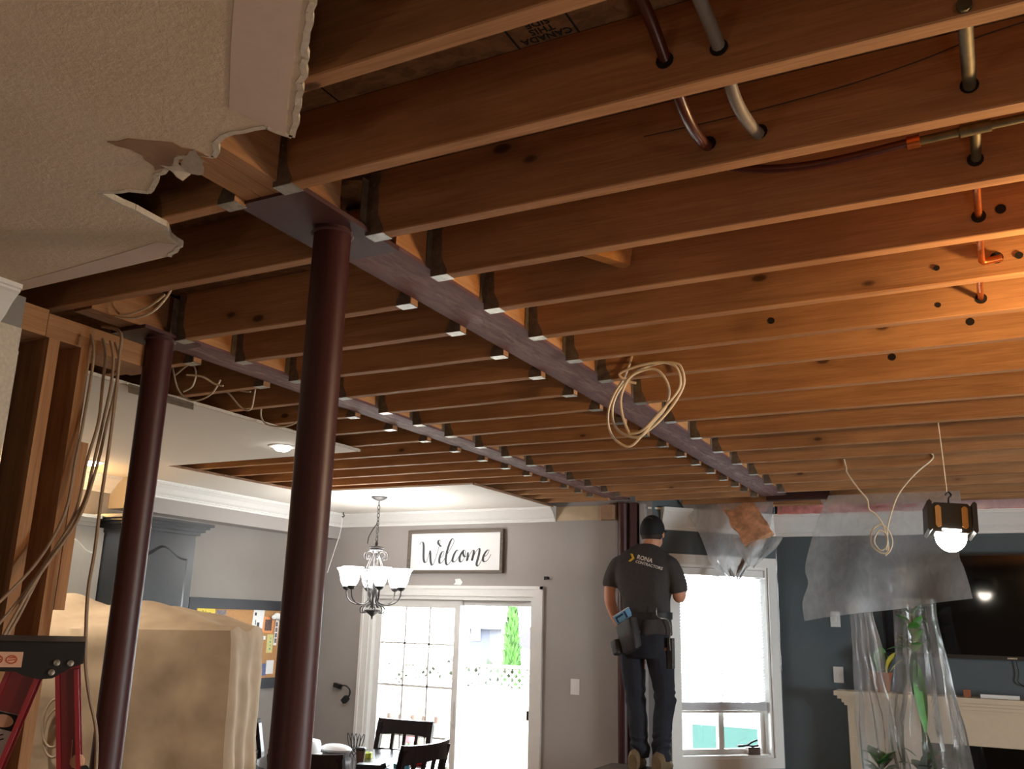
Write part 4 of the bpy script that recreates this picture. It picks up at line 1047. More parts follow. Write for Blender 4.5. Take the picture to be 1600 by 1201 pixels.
# ------------------------------------------------------------------ dining table, chairs and what is on the table
TX, TY, TZ = -4.02, 5.42, .862
tb = thing('dining_table', 'round dark glossy dining table below the chandelier', 'table', (TX, TY, 0))
part('tabletop', MB().lathe([(.62, TZ-.035), (.645, TZ-.03), (.65, TZ-.012), (.645, TZ), (.001, TZ)], (0,0,0), 48), M['table_top'], tb, True)
part('apron', MB().lathe([(.52, TZ-.11), (.52, TZ-.036)], (0,0,0), 32), M['dark_wood'], tb, True)
part('pedestal', MB().lathe([(.10, .03), (.12, .2), (.07, .35), (.09, .6), (.14, TZ-.111)], (0,0,0), 20), M['dark_wood'], tb, True)
for k in range(4):
    a = PI/4+k*PI/2; part('foot', MB().bar((.06*math.cos(a), .06*math.sin(a), .07), (.42*math.cos(a), .42*math.sin(a), .03), .07, .055), M['dark_wood'], tb)
def chair(label, x, y, rz):
    """counter chair; local: sitter faces +y, back at y = 0"""
    t = thing('dining_chair', label, 'chair', (x, y, 0), rz, 'chairs around the dining table')
    w = .225; dk = M['dark_wood']
    def post(s):
        b = MB(); b.loft([[Vector((s*w+i*.02, yy+j*.018, z)) for i, j in ((-1,-1),(1,-1),(1,1),(-1,1))] for z, yy in ((0, -.05), (.35, -.005), (.62, 0), (.82, -.02), (1.02, -.065))]); return b
    for s in (-1, 1): part('back_post', post(s), dk, t); part('leg', MB().bar((s*w, .40, 0), (s*w, .40, .60), .042, .042), dk, t)
    b = MB(); rows = []
    n = 10
    rings = []
    for k in range(n+1):
        u = -1+2*k/n; yy = -.052-.035*(1-u*u); zt_ = 1.04-.012*(1-u*u)*0+.008*abs(u)**3; zb = .925+.012*(1-u*u)
        yo = .012
        rings.append([Vector((u*(w+.02), yy-.011-yo, zt_)), Vector((u*(w+.02), yy+.011-yo, zt_)), Vector((u*(w+.02), yy+.011, zb)), Vector((u*(w+.02), yy-.011, zb))])
    b.loft(rings); part('top_rail', b, dk, t)
    part('middle_rail', MB().box(-w+.01, -.040, .800, w-.01, -.020, .832), dk, t); part('bottom_rail', MB().box(-w+.01, -.02, .66, w-.01, .0, .70), dk, t)
    for xx in (-.105, 0.0, .105): part('slat', MB().bar((xx, -.005, .69), (xx, -.060, .94), .028, .014, up=(0, 1, 0)), dk, t)
    part('seat', MB().box(-w-.02, -.01, .60, w+.02, .44, .645), dk, t)
    for a in ((-w, 0, w, 0), (-w, .4, w, .4), (-w, 0, -w, .4), (w, 0, w, .4)): part('stretcher', MB().bar((a[0], a[1], .25), (a[2], a[3], .25), .025, .03), dk, t)
    return t
chair('dark chair on the far side of the table, in front of the glazed door', -4.235, 6.30, math.radians(184))
chair('dark chair at the right of the table, seen from behind', -3.43, 5.30, math.radians(86))
chair('dark chair on the near side of the table, partly behind the red column', -3.68, 4.55, math.radians(10))
chair('dark chair at the left of the table, beside the cloth edge', -4.98, 5.42, math.radians(-80))

def on_table(dx, dy): return (TX+dx, TY+dy, TZ)
o = thing('cake_cover', 'white domed cake cover on the dining table', 'container', (-4.47, 5.44, TZ))
part('base', MB().lathe([(.13, 0), (.135, .012), (.12, .02)], (0,0,0), 28), M['cake_white'], o, True)
part('dome', MB().lathe([(.118, .02), (.118, .075), (.108, .098), (.06, .108), (.001, .110)], (0,0,0), 28), M['cake_white'], o, True)
o = single('plastic_bag', MB().ball((-4.33, 5.62, TZ+.035), .13, .08, .035, 14, 8), M['cake_white'], 'crumpled white bag beside the cake cover', 'bag', True)
o = thing('napkin_holder', 'black wire napkin holder with looped petals on the table', 'holder', (-4.24, 5.72, TZ))
for k in range(5):
    a = -.8+.4*k; cx = .017*k-.034
    part('wire_loop', MB().tube([(cx+.012*math.cos(q*PI/6)+.020*a*(math.sin(q*PI/6)+1), 0.004*k, .085+.05*math.sin(q*PI/6)) for q in range(12)], .003, 5, True), M['black_metal'], o, True)
for k in range(3): part('wire_foot', MB().tube([(-.036+.036*k+.016*math.cos(q*PI/6), .02, .02+.017*math.sin(q*PI/6)) for q in range(12)], .0035, 5, True), M['black_metal'], o, True)
o = thing('tape_roll', 'yellow green roll of tape standing on the table', 'tape', (-4.06, 5.62, TZ))
part('roll', MB().lathe([(.028, 0), (.042, 0), (.042, .035), (.028, .035), (.028, .0)], (0,0,0), 20), M['tape_green'], o, True)
o = thing('travel_cup', 'small brown cup with a dark lid on the table', 'cup', (-3.92, 5.36, TZ))
part('body', MB().lathe([(.024, 0), (.032, .085)], (0,0,0), 18), M['cup_brown'], o, True); part('lid', MB().lathe([(.035, .085), (.035, .097), (.028, .105), (.001, .106)], (0,0,0), 18), M['black_plastic'], o, True)
o = single('red_tool', MB().bar((-3.72, 5.55, TZ+.02), (-3.58, 5.60, TZ+.018), .06, .035).bar((-3.62, 5.585, TZ+.02), (-3.55, 5.58, TZ+.012), .04, .02), M['item_red'], 'red plastic tool case lying on the table', 'tool')
o = thing('tape_roll', 'teal roll of tape lying on the table beside the red case', 'tape', (-3.60, 5.38, TZ))
part('roll', MB().lathe([(.03, 0), (.055, 0), (.055, .03), (.03, .03), (.03, 0)], (0,0,0), 22), M['tape_teal'], o, True)
o = single('black_pouch', MB().bar((-3.82, 5.20, TZ+.015), (-3.66, 5.27, TZ+.015), .09, .03).bar((-3.67, 5.27, TZ+.02), (-3.64, 5.28, TZ+.03), .08, .03), M['black_plastic'], 'flat black pouch on the near side of the table', 'pouch')
o = single('paper_sheet', MB().box(-3.74, 5.29, TZ+.0005, -3.60, 5.33, TZ+.003), M['pale_blue'], 'pale blue sheet of paper lying beside the teal tape', 'paper')

# black cable clip / coax outlet on the wall left of the door
o = thing('wall_adapter', 'black twin adapter on a curled lead by the left of the sliding door', 'adapter', (-5.20, YB, 1.17))
part('plug', MB().bar((-5.30, YB-.03, 1.232), (-5.235, YB-.03, 1.218), .04, .036), M['black_plastic'], o, world=True)
part('lead', MB().tube(spline([(-5.24, YB-.03, 1.218), (-5.18, YB-.04, 1.232), (-5.135, YB-.03, 1.20), (-5.14, YB-.02, 1.15), (-5.17, YB-.03, 1.12)], 5), .007, 6), M['black_plastic'], o, True, world=True)
part('socket', MB().bar((-5.155, YB-.03, 1.135), (-5.195, YB-.03, 1.095), .042, .04), M['black_plastic'], o, world=True)
def switch(x, y, z, rz, label):
    o = thing('light_switch', label, 'switch', (x, y, z), rz)
    part('plate', MB().prism([(-.036, -.058), (.036, -.058), (.036, .058), (-.036, .058)], 0, .006, Matrix(((1,0,0,0), (0,0,-1,0), (0,1,0,0), (0,0,0,1)))), M['white_paint'], o)
    part('toggle', MB().box(-.006, -.016, -.012, .006, -.006, .012), M['white_paint'], o)
switch(-3.008, YB-.0005, 1.335, 0, 'white light switch on the grey wall right of the sliding door')
switch(-1.176, YR-.0005, 1.487, 0, 'white light switch on the dark teal wall beside the hanging plastic')
switch(-1.176, YR-.0005, 1.894, 0, 'upper white wall plate on the teal wall, half behind the plastic sheet')
o = thing('curtain_bracket', 'small dark bracket screwed to the grey wall right of the welcome sign', 'bracket', (-3.26, YB, 2.155))
part('plate', MB().box(-.03, -.004, -.014, -.008, -.0005, .014), M['black_metal'], o); part('arm', MB().box(-.005, -.03, -.01, .012, -.0005, .012), M['black_metal'], o); part('tip', MB().box(.024, -.012, -.004, .04, -.0005, .006), M['sticker_white'], o)
o = single('paint_patch', MB().prism([(-4.14, 0), (-4.07, -.004), (-4.055, .02), (-4.08, .05), (-4.13, .045), (-4.12, .022)], 0, .0015, Matrix.Translation((0, YB-.0003, 2.10)) @ Matrix(((1,0,0,0), (0,0,-1,0), (0,1,0,0), (0,0,0,1)))), M['sign_white'], 'small bare white patch on the wall just below the welcome sign', 'patch')
# ------------------------------------------------------------------ fireplace wall
tv = thing('television', 'large black flat television on the teal wall behind the hanging plastic', 'television', (.15, YR-.06, 1.64))
part('case', MB().box(-.98, .0, .0, .72, .045, .735), M['black_plastic'], tv)
part('screen', MB().box(-.965, -.004, .028, .705, -.0005, .722), M['black_gloss'], tv)
part('bezel', MB().box(-.98, -.008, .0, .72, -.0005, .026), M['black_plastic'], tv)
part('badge', MB().box(-.18, -.0105, .008, -.12, -.0085, .018), M['galvanized'], tv)
single('television_cable', MB().tube(spline([(.02, YR-.02, 1.655), (.03, YR-.02, 1.56), (.02, YR-.02, 1.50), (.06, YR-.02, 1.47), (.12, YR-.02, 1.47), (.16, YR-.02, 1.52), (.14, YR-.02, 1.60), (.16, YR-.02, 1.65)], 5), .004, 6).tube(spline([(.13, YR-.02, 1.58), (.22, YR-.02, 1.53), (.34, YR-.02, 1.50), (.5, YR-.02, 1.48)], 5), .004, 6), M['black_wire'], 'black cables drooping below the television', 'cable', True)
fp = thing('fireplace', 'pale painted mantel over a dark glass fireplace', 'fireplace', (.15, YR-.20, 0))
Y0 = YR-.20
b = MB()
for z0, z1, e in ((1.352, 1.385, 0.0), (1.330, 1.3515, -.02), (1.305, 1.3295, -.045), (1.285, 1.3045, -.06)): b.box(-1.18-e, Y0-.05-e, z0, 1.5+e, YR-.001, z1)
part('mantel_shelf', b, M['mantel_paint'], fp, world=True)
part('frieze', MB().box(-1.10, Y0+.02, 1.07, 1.42, YR-.001, 1.2845), M['mantel_paint'], fp, world=True)
for x0, x1 in ((-1.10, -.62), (.95, 1.42)): part('pilaster', MB().box(x0, Y0+.021, 0, x1, YR-.001, 1.0695), M['mantel_paint'], fp, world=True)
part('firebox', MB().box(-.619, Y0+.04, .3, .949, YR-.002, 1.0695), M['black_gloss'], fp, world=True)
part('firebox_sill', MB().box(-.619, Y0+.03, .0, .949, YR-.002, .299), M['mantel_paint'], fp, world=True)
o = thing('switch_box', 'small brown wooden block standing on the mantel', 'block', (-.28, YR-.14, 1.385)); part('body', MB().box(-.045, -.02, 0, .0, .02, .05), M['terracotta'], o)
single('white_trim', MB().box(-.22, YR-.17, 1.3855, .02, YR-.13, 1.410), M['white_paint'], 'short white moulding offcut lying on the mantel', 'offcut')
single('picture_card', MB().box(.33, YR-.10, 1.3855, .42, YR-.09, 1.50), M['sticker_peach'], 'pale card standing at the right end of the mantel', 'card')
single('dark_tray', MB().box(.06, YR-.20, 1.3855, .60, YR-.15, 1.398), M['black_plastic'], 'thin black bar lying on the mantel', 'bar')

# crown band above: pink insulation, vapour barrier and red tape where the ceiling meets the wall
def bumpy(x0, x1, y0, y1, z0, z1, nx, nz, amp, seed, mat, label, name='insulation_batt'):
    """bumpy batt with a wavy face towards -y"""
    F = []; Bk = []
    for j in range(nz+1):
        r1 = []; r2 = []
        for i in range(nx+1):
            x = x0+(x1-x0)*i/nx; z = z0+(z1-z0)*j/nz
            d = amp*(mn.noise(Vector((x*7+seed, z*9, seed))) + .5*mn.noise(Vector((x*19, z*23+seed, 1))))
            e = .012*mn.noise(Vector((x*11, seed, 3)))
            r1.append((x, y0+d, z+(e if j in (0, nz) else 0))); r2.append((x, y1, z))
        F.append(r1); Bk.append(r2)
    b = MB(); b.grid(F); b.grid(Bk[::-1])
    edge = lambda A, B: b.grid([A, B])
    edge(F[0], Bk[0]); edge(F[-1], Bk[-1]); edge([r[0] for r in F], [r[0] for r in Bk]); edge([r[-1] for r in F], [r[-1] for r in Bk])
    return single(name, b, M[mat], label, 'insulation', True)
bumpy(-1.55, -.55, 7.47, 7.59, 2.695, 2.895, 20, 6, .03, 1, 'pink_batt', 'pink insulation packed above the wall between the window and the hanging plastic')
bumpy(-.54, .5, 7.47, 7.59, 2.695, 2.895, 20, 6, .03, 5, 'pink_batt', 'pink insulation packed above the wall behind the work light')
bumpy(.51, 2.2, 7.47, 7.59, 2.695, 2.895, 24, 6, .03, 9, 'pink_batt', 'pink insulation above the wall at the far right edge')
bumpy(-2.12, -1.60, 7.25, 7.33, 2.70, 2.895, 12, 6, .03, 13, 'pink_batt', 'pink insulation above the window, torn open')
def sheet(P, mat, label, name='plastic_sheet', cat='plastic sheet'):
    return single(name, MB().grid(P), M[mat], label, cat, True)
P = []
for j in range(7):
    t = j/6; row = []
    for i in range(40):
        x = -.62+3.0*i/39; row.append((x, 7.43+.012*mn.noise(Vector((x*5, t*3, 2)))+.02*t*0, 2.90-.21*t))
    P.append(row)
sheet(P, 'poly_heavy', 'clear vapour barrier stapled over the pink insulation at the right')
def tape(x, z, w, h, lab, y=7.40):
    single('red_tape', MB().box(x-w/2, y-.002, z-h/2, x+w/2, y, z+h/2), M['red_tape'], lab, 'tape')
tape(.03, 2.835, .075, .10, 'upper strip of red tape on the vapour barrier'); tape(.025, 2.763, .065, .035, 'lower short strip of red tape on the vapour barrier')
b = MB()
rnd = random.Random(4)
for k in range(14): 
    x = -.33+rnd.uniform(-.07, .09); z = 2.80+rnd.uniform(-.03, .04); b.box(x, 7.395, z, x+.04, 7.40, z+.02)
single('red_tape', b, M['red_tape'], 'torn scraps of red tape just above the work light', 'tape')
b = MB()
for x, z, w in ((-.90, 2.715, .12), (-.80, 2.722, .08), (-.62, 2.722, .10)): b.bar((x, 7.42, z), (x+w, 7.42, z+.006), .004, .018)
single('red_tape', b, M['red_tape'], 'ragged red tape along the wall top above the plastic flap', 'tape')
b = MB(); 
P = [[(-1.165+.03*math.sin(3*t)+u*.03*(1-t*.4), 7.163, 2.755-.20*t+.004*u) for u in (0, .5, 1)] for t in [k/8 for k in range(9)]]
sheet(P, 'poly_heavy', 'small torn tongue of plastic hanging from the header')

# hanging insulation strip over the window
path = [Vector(p) for p in ((-1.86, 7.14, 2.80), (-1.82, 7.11, 2.775), (-1.775, 7.08, 2.725), (-1.72, 7.05, 2.645), (-1.665, 7.03, 2.56), (-1.62, 7.02, 2.49), (-1.598, 7.01, 2.452))]
path = spline(path, 4); rings = []
rnd = random.Random(3)
for i, p in enumerate(path):
    t = (path[min(i+1, len(path)-1)]-path[max(i-1, 0)]).normalized()
    side = Vector((.86, .30, .44)); side = (side - t*side.dot(t)).normalized(); up = t.cross(side)
    w = .112+.006*math.sin(i*1.1); h = .035
    ring = []
    for k in range(20):
        a = 2*PI*k/20; cx = max(-1, min(1, 1.25*math.cos(a))); sy = max(-1, min(1, 1.35*math.sin(a)))
        q = p+side*cx*w+up*sy*h
        q += (side*cx+up*sy)*.012*mn.noise(q*17)+Vector((0,0,1))*.006*mn.noise(q*40)
        ring.append(q)
    rings.append(ring)
single('insulation_strip', MB().loft(rings), M['orange_batt'], 'torn orange and pink insulation batt hanging down above the window', 'insulation', True, org=path[0])
# plastic hanging with it
def blend(A, B, n, f):
    out = []
    for j in range(len(A)):
        a, c = Vector(A[j]), Vector(B[j]); row = []
        for i in range(n+1):
            u = i/n; p = a.lerp(c, u); p += f(u, j/(len(A)-1), p); row.append(p)
        out.append(row)
    return out
L_ = spline([(-2.215, 6.955, 2.79), (-2.15, 6.99, 2.68), (-2.075, 7.02, 2.54), (-2.01, 7.03, 2.38), (-1.975, 7.02, 2.28), (-1.89, 7.02, 2.20), (-1.83, 7.02, 2.166)], 4)
R_ = spline([(-1.50, 7.10, 2.79), (-1.50, 7.09, 2.70), (-1.52, 7.08, 2.58), (-1.56, 7.06, 2.44), (-1.62, 7.05, 2.33), (-1.70, 7.04, 2.24), (-1.745, 7.03, 2.166)], 4)
P = blend(L_, R_, 26, lambda u, v, p: Vector((0, .035*math.sin(9*u+4*v)*math.sin(PI*u)*(.4+v) + .02*mn.noise(p*6), .012*math.sin(7*u)*v)))
sheet(P, 'poly_heavy', 'clear plastic sheet sagging in a point over the top of the window')
L_ = spline([(-1.80, 7.00, 2.46), (-1.76, 6.99, 2.38), (-1.71, 6.99, 2.30), (-1.67, 6.99, 2.25)], 4); R_ = spline([(-1.42, 7.02, 2.47), (-1.47, 7.01, 2.39), (-1.55, 7.0, 2.32), (-1.63, 6.99, 2.25)], 4)
P = blend(L_, R_, 14, lambda u, v, p: Vector((0, .03*math.sin(11*u+2*v)*math.sin(PI*u), .01*math.sin(9*u))))
sheet(P, 'poly_sheet', 'second smaller fold of clear plastic beside the insulation strip')

# broad flap of plastic hanging on the right, tied at the header
L_ = spline([(-1.02, 6.62, 2.71), (-1.08, 6.55, 2.56), (-1.12, 6.45, 2.40), (-1.155, 6.35, 2.20), (-1.135, 6.33, 2.10), (-1.17, 6.30, 1.98), (-1.166, 6.30, 1.862)], 4)
R_ = spline([(-.20, 6.62, 2.71), (-.20, 6.55, 2.58), (-.21, 6.45, 2.44), (-.23, 6.35, 2.28), (-.21, 6.33, 2.20), (-.19, 6.31, 2.10), (-.177, 6.30, 2.015)], 4)
P = blend(L_, R_, 34, lambda u, v, p: Vector((0, .05*math.sin(8*u+3*v)*math.sin(PI*u)*(.3+v) + .025*mn.noise(p*5), .012*mn.noise(p*4)*v)))
sheet(P, 'poly_sheet', 'wide flap of clear plastic sheet hanging in front of the television and teal wall')
# two gathered lengths that fall below the frame, with house plants inside
def gather(cx, y, w0, w1, zt_, zb, label, seed, shift=0, rx=1.0):
    rows = []; n = 46; rnd = random.Random(seed); ph = [rnd.uniform(0, 6) for _ in range(5)]
    for j in range(34):
        t = j/33; z = zt_+(zb-zt_)*t; w = w0+(w1-w0)*t**1.2
        w *= 1 + .16*math.sin(4.2*t+ph[0])
        row = []
        for k in range(n+1):
            a = 2*PI*k/n
            pl = 1+.20*math.sin(5*a+ph[1]+1.5*t)+.12*math.sin(9*a+ph[2]-2*t)+.05*math.sin(17*a+ph[3])
            x = cx+shift*t+w*math.cos(a)*pl*.5; yy = y+.42*w*math.sin(a)*pl*.5
            x += .018*mn.noise(Vector((x*7, z*5, seed))); yy += .018*mn.noise(Vector((x*7, z*5, seed+4)))
            row.append((x, yy, z))
        rows.append(row)
    return sheet(rows, 'poly_clear', label)
gather(-.86, 6.62, .11, .27, 2.02, .77, 'narrow gathered length of clear plastic hanging left of the television', 2, .10)
gather(-.52, 6.62, .26, .40, 2.02, .77, 'wider gathered length of clear plastic wrapped around a tall plant', 6, .02)
def leaf_mb(b, p, d, L, w, up=Vector((0,0,1)), bend=.3):
    d = d.normalized(); s = d.cross(up)
    if s.length < .05: s = d.cross(Vector((1,0,0)))
    s.normalize(); nrm = s.cross(d); n = 6; rows = []
    for i in range(n+1):
        t = i/n; ww = w*math.sin(PI*min(1, t*.92+.06))**.8
        c = p+d*L*t-Vector((0,0,1))*bend*L*t*t
        rows.append([c-s*ww+nrm*.15*ww, c, c+s*ww+nrm*.15*ww])
    b.grid(rows)
def plant(label, x, y, z0, pot, leaves, stem_top, mats):
    o = thing('potted_plant', label, 'plant', (x, y, z0))
    part('pot', MB().lathe([(.05, 0), (.075, .12), (.08, .12), (.08, .14), (.065, .14), (.06, .12), (.001, .12)], (0,0,0), 18), M['terracotta'], o, True)
    part('stem', MB().tube(spline([(0,0,.12), (.015,0,stem_top*.4), (-.01,.01,stem_top*.7), (.01,0,stem_top)], 5), .012, 7), M['leaf_dark'], o, True)
    for (lx, ly, lz, dx, dy, dz, L, w, m_) in leaves:
        b = MB(); leaf_mb(b, Vector((lx, ly, lz)), Vector((dx, dy, dz)), L, w)
        part('leaf', b, M[m_], o, True)
    return o
rnd = random.Random(11)
lv = []
for k in range(18):
    a = rnd.uniform(0, 6.28); z = rnd.uniform(.90, 1.20); lv.append((0, 0, z, math.cos(a)*.5, math.sin(a)*.35, rnd.uniform(.1, 1.0), rnd.uniform(.14, .24), .036, rnd.choice(['leaf', 'leaf_dark', 'leaf'])))
lv += [(0, -.02, .88, .10, -.2, -1.0, .34, .040, 'leaf'), (0, 0, .95, -.1, -.2, -1, .22, .03, 'leaf_dark'), (.03, 0, .45, .2, -.1, -1, .30, .02, 'leaf_dark'), (-.04, 0, .30, -.5, -.2, .5, .16, .03, 'leaf')]
for k in range(8):
    a = rnd.uniform(0, 6.28); lv.append((0, 0, .16+rnd.uniform(0, .18), math.cos(a), math.sin(a)*.6, rnd.uniform(.2, .9), .18, .04, rnd.choice(['leaf_dark', 'leaf'])))
plant('tall green plant wrapped inside the wider length of plastic', -.55, 6.62, .76, .08, lv, 1.18, None)
lv = []
for k in range(12):
    a = rnd.uniform(0, 6.28); lv.append((0, 0, .15+rnd.uniform(0, .10), math.cos(a)*.8, math.sin(a)*.5, rnd.uniform(.5, 1.2), rnd.uniform(.14, .22), .045, rnd.choice(['leaf_dark', 'leaf'])))
plant('low leafy plant inside the bottom of the narrow length of plastic', -.80, 6.62, .76, .08, lv, .2, None)
lv = [(0, 0, .14, .05, -.1, 1, .26, .05, 'leaf'), (.04, 0, .14, .3, -.1, .9, .22, .05, 'yellow_leaf'), (-.03, 0, .14, -.25, -.1, .9, .20, .04, 'leaf_dark'), (.06, .0, .14, .5, 0, .7, .2, .04, 'yellow_leaf')]
plant('small plant with green and yellow leaves on the mantel behind the plastic', -.86, YR-.12, 1.385, .08, lv, .16, None)
single('plant_bench', MB().box(-1.1, 6.50, .72, -.25, 6.78, .759).box(-1.08, 6.52, 0, -1.04, 6.56, .72).box(-.31, 6.52, 0, -.27, 6.56, .72).box(-1.08, 6.72, 0, -1.04, 6.76, .72).box(-.31, 6.72, 0, -.27, 6.76, .72), M['frame_wood'], 'bench under the wrapped plants, below the picture edge', 'bench')

# hanging cable knots on the right
wires('hanging_cable', 'pale cables hanging down in a loose knot in front of the plastic flap', [
    [(-.30,5.669,2.80),(-.298,5.669,2.765),(-.389,5.6,2.674),(-.48,5.6,2.569),(-.528,5.6,2.462),(-.559,5.6,2.355),(-.56,5.6,2.248),(-.604,5.6,2.238),(-.646,5.6,2.285),(-.641,5.6,2.357),(-.594,5.6,2.395),(-.552,5.6,2.362),(-.535,5.6,2.301),(-.55,5.6,2.25),(-.578,5.6,2.222)],
    [(-.775,5.669,2.79),(-.765,5.665,2.74),(-.755,5.63,2.70),(-.70,5.6,2.608),(-.653,5.6,2.539),(-.646,5.6,2.484),(-.607,5.6,2.447),(-.572,5.6,2.373),(-.565,5.59,2.28),(-.60,5.59,2.25),(-.63,5.59,2.30),(-.60,5.59,2.36),(-.56,5.59,2.33),(-.57,5.59,2.25)]], .0045, 'white_cable')
# ------------------------------------------------------------------ work light hanging from a joist
wlp = thing('work_light', 'black and amber portable work light, lit, hanging under the joists', 'lamp', (-.19, 4.5, 2.225), math.radians(14))
def rbox(x0, y0, z0, x1, y1, z1, c):
    poly = [(x0+c, z0), (x1-c, z0), (x1, z0+c), (x1, z1-c), (x1-c, z1), (x0+c, z1), (x0, z1-c), (x0, z0+c)]
    return MB().prism(poly, -y1, -y0, Matrix(((1,0,0,0), (0,0,-1,0), (0,1,0,0), (0,0,0,1))))
tiltM = Matrix.Rotation(math.radians(-12), 4, 'X') @ Matrix.Rotation(math.radians(4), 4, 'Y')
def wpart(name, mb, mat, smooth=False, label=None):
    mb.v = [tuple(tiltM @ Vector(v)) for v in mb.v]; return part(name, mb, M[mat], wlp, smooth, label)
wpart('housing', rbox(-.085, -.04, 0, .085, .05, .135, .018), 'black_plastic')
for sx in (-.10, .082): wpart('bumper', rbox(sx, -.058, -.004, sx+.020, .062, .142, .01), 'black_plastic')
wpart('side_face', rbox(-.098, -.045, .01, -.0855, -.040, .128, .006), 'black_plastic')
for x in (-.066, .042): wpart('amber_strip', rbox(x, -.046, .02, x+.024, -.0405, .120, .008), 'amber_trim')
wpart('reflector_lip', MB().box(-.04, -.0452, .006, .036, -.0405, .014), 'bulb_glow')
b = MB(); rings = []
for k in range(8):
    a = k/7*PI/2; rr_ = math.cos(a); rings.append([Vector(((.066*max(rr_, .03))*math.cos(2*PI*q/24), .045*max(rr_, .03)*math.sin(2*PI*q/24)+.0, -.001-.075*math.sin(a))) for q in range(24)])
b.loft(rings); wpart('diffuser', b, 'work_glow', True)
wpart('hook', MB().tube(spline([(0, 0, .13), (0, 0, .17), (.012, 0, .185), (0, 0, .20), (-.012, 0, .185)], 4), .004, 6), 'black_metal', True)
single('hanging_wire', MB().tube([(-.20, 4.51, 2.74), (-.195, 4.505, 2.60), (-.19, 4.5, 2.415)], .0028, 6), M['white_cable'], 'thin pale wire from the joists that holds the work light', 'wire', True)

# stands outside the frame: the orange lamp, and a body for the added floor fill
def stand(label, x, y, zt_, glow):
    o = thing('lamp_stand', label, 'lamp', (x, y, 0))
    part('pole', MB().lathe([(.012, .05), (.012, zt_-.10)], (0,0,0), 10), M['black_metal'], o, True)
    for k in range(3):
        a = 2*PI*k/3; part('leg', MB().bar((0, 0, min(.5, zt_*.4)), (.30*math.cos(a), .30*math.sin(a), .01), .02, .02), M['black_metal'], o)
    part('head', MB().lathe([(.012, zt_-.10), (.05, zt_-.09), (.055, zt_-.075), (.02, zt_-.07)], (0,0,0), 16), M['black_plastic'], o, True)
    part('bulb', MB().ball((0, 0, zt_-.055), .018, .018, .014, 12, 8), M['bulb_glow'], o, True)
stand('tripod lamp on the right that throws the orange glow onto the joists', .50, 2.48, 2.40, 1)
stand('added fill light on a short stand below the joists, under the picture edge', .75, 1.3, .36, 1)
# ------------------------------------------------------------------ the worker
PXo, PYo = -2.27, 6.34
def PX(px): return -2.570+.00479*(px-945)      # matches the plane of the figure
def PZ(py): return 2.585-.00435*(py-803)
person = thing('person', 'man in a dark work shirt, cap and jeans seen from behind, working at the column', 'person', (PXo, PYo, 0))
def limb(b, pts, rs, n=14, flat=1.0): b.tube(spline(pts, 5), [rs[0]]*0 or sum([[rs[i]+(rs[i+1]-rs[i])*k/5 for k in range(5)] for i in range(len(rs)-1)], [])+[rs[-1]], n, flat=flat)
def rings_z(b, data, n=28):
    b.loft([[Vector((cx+rx*math.copysign(abs(math.cos(2*PI*k/n))**.85, math.cos(2*PI*k/n)), cy+ry*math.copysign(abs(math.sin(2*PI*k/n))**.85, math.sin(2*PI*k/n)), z)) for k in range(n)] for z, cx, cy, rx, ry in data])
def to_local(me):
    me.transform(Matrix.Translation((-PXo, -PYo, 0))); return me
Y = PYo
hx = PX(1020)
# --- body: head, neck, arms, trunk, legs as one surface
b = MB()
hz = PZ(833)
b.ball((hx, Y+.035, hz+.015), .076, .096, .108, 20, 14)                                       # skull
b.ball((hx+.002, Y+.085, hz-.055), .052, .055, .055, 14, 9)                               # jaw
b.lathe([(.010, -.02), (.017, 0), (.006, .035)], (hx, Y+.137, hz-.02), 8, axis=(0, .35, 1))   # nose
b.ball((hx, Y+.126, hz-.068), .022, .012, .008, 10, 6)                                    # lips
for s in (-1, 1):
    b.ball((hx+s*.079, Y+.030, hz-.012), .010, .020, .031, 10, 8)                          # ears
    b.ball((hx+s*.031, Y+.122, hz+.012), .013, .010, .009, 10, 6)                          # eyes
limb(b, [(hx, Y+.03, hz-.05), (hx-.008, Y+.012, hz-.10), (PX(1012), Y, PZ(868))], [.060, .060, .072])
SLx, SRx = PX(972), PX(1044)
rings_z(b, [(PZ(868), PX(1010), Y, .11, .065), (PZ(880), PX(1009), Y, .145, .075), (PZ(905), PX(1009), Y, .155, .09), (PZ(940), PX(1010), Y, .148, .095), (PZ(970), PX(1010), Y, .135, .09), (PZ(1000), PX(1010), Y, .145, .10), (PZ(1020), PX(1010), Y, .14, .10)])
limb(b, [(SLx, Y, PZ(882)), (PX(957), Y-.005, PZ(915)), (PX(955), Y-.005, PZ(943)), (PX(958), Y+.05, PZ(965)), (PX(966), Y+.11, PZ(990)), (PX(969), Y+.13, PZ(998))], [.044, .046, .041, .041, .031, .027])
limb(b, [(SRx, Y, PZ(882)), (PX(1058), Y+.01, PZ(912)), (PX(1060), Y+.02, PZ(936)), (PX(1057), Y+.10, PZ(928)), (PX(1050), Y+.19, PZ(918)), (PX(1047), Y+.215, PZ(915))], [.044, .046, .042, .041, .031, .027])
for s, hip, knee, ank in ((-1, 992, 993, 1001), (1, 1030, 1036, 1030)):
    limb(b, [(PX(hip), Y, PZ(1015)), (PX((hip+knee)/2), Y+.015, PZ(1050)), (PX(knee), Y+.02, PZ(1093)), (PX((knee*.4+ank*.6)), Y-.01, PZ(1130)), (PX(ank), Y, PZ(1178))], [.085, .075, .052, .054, .036])
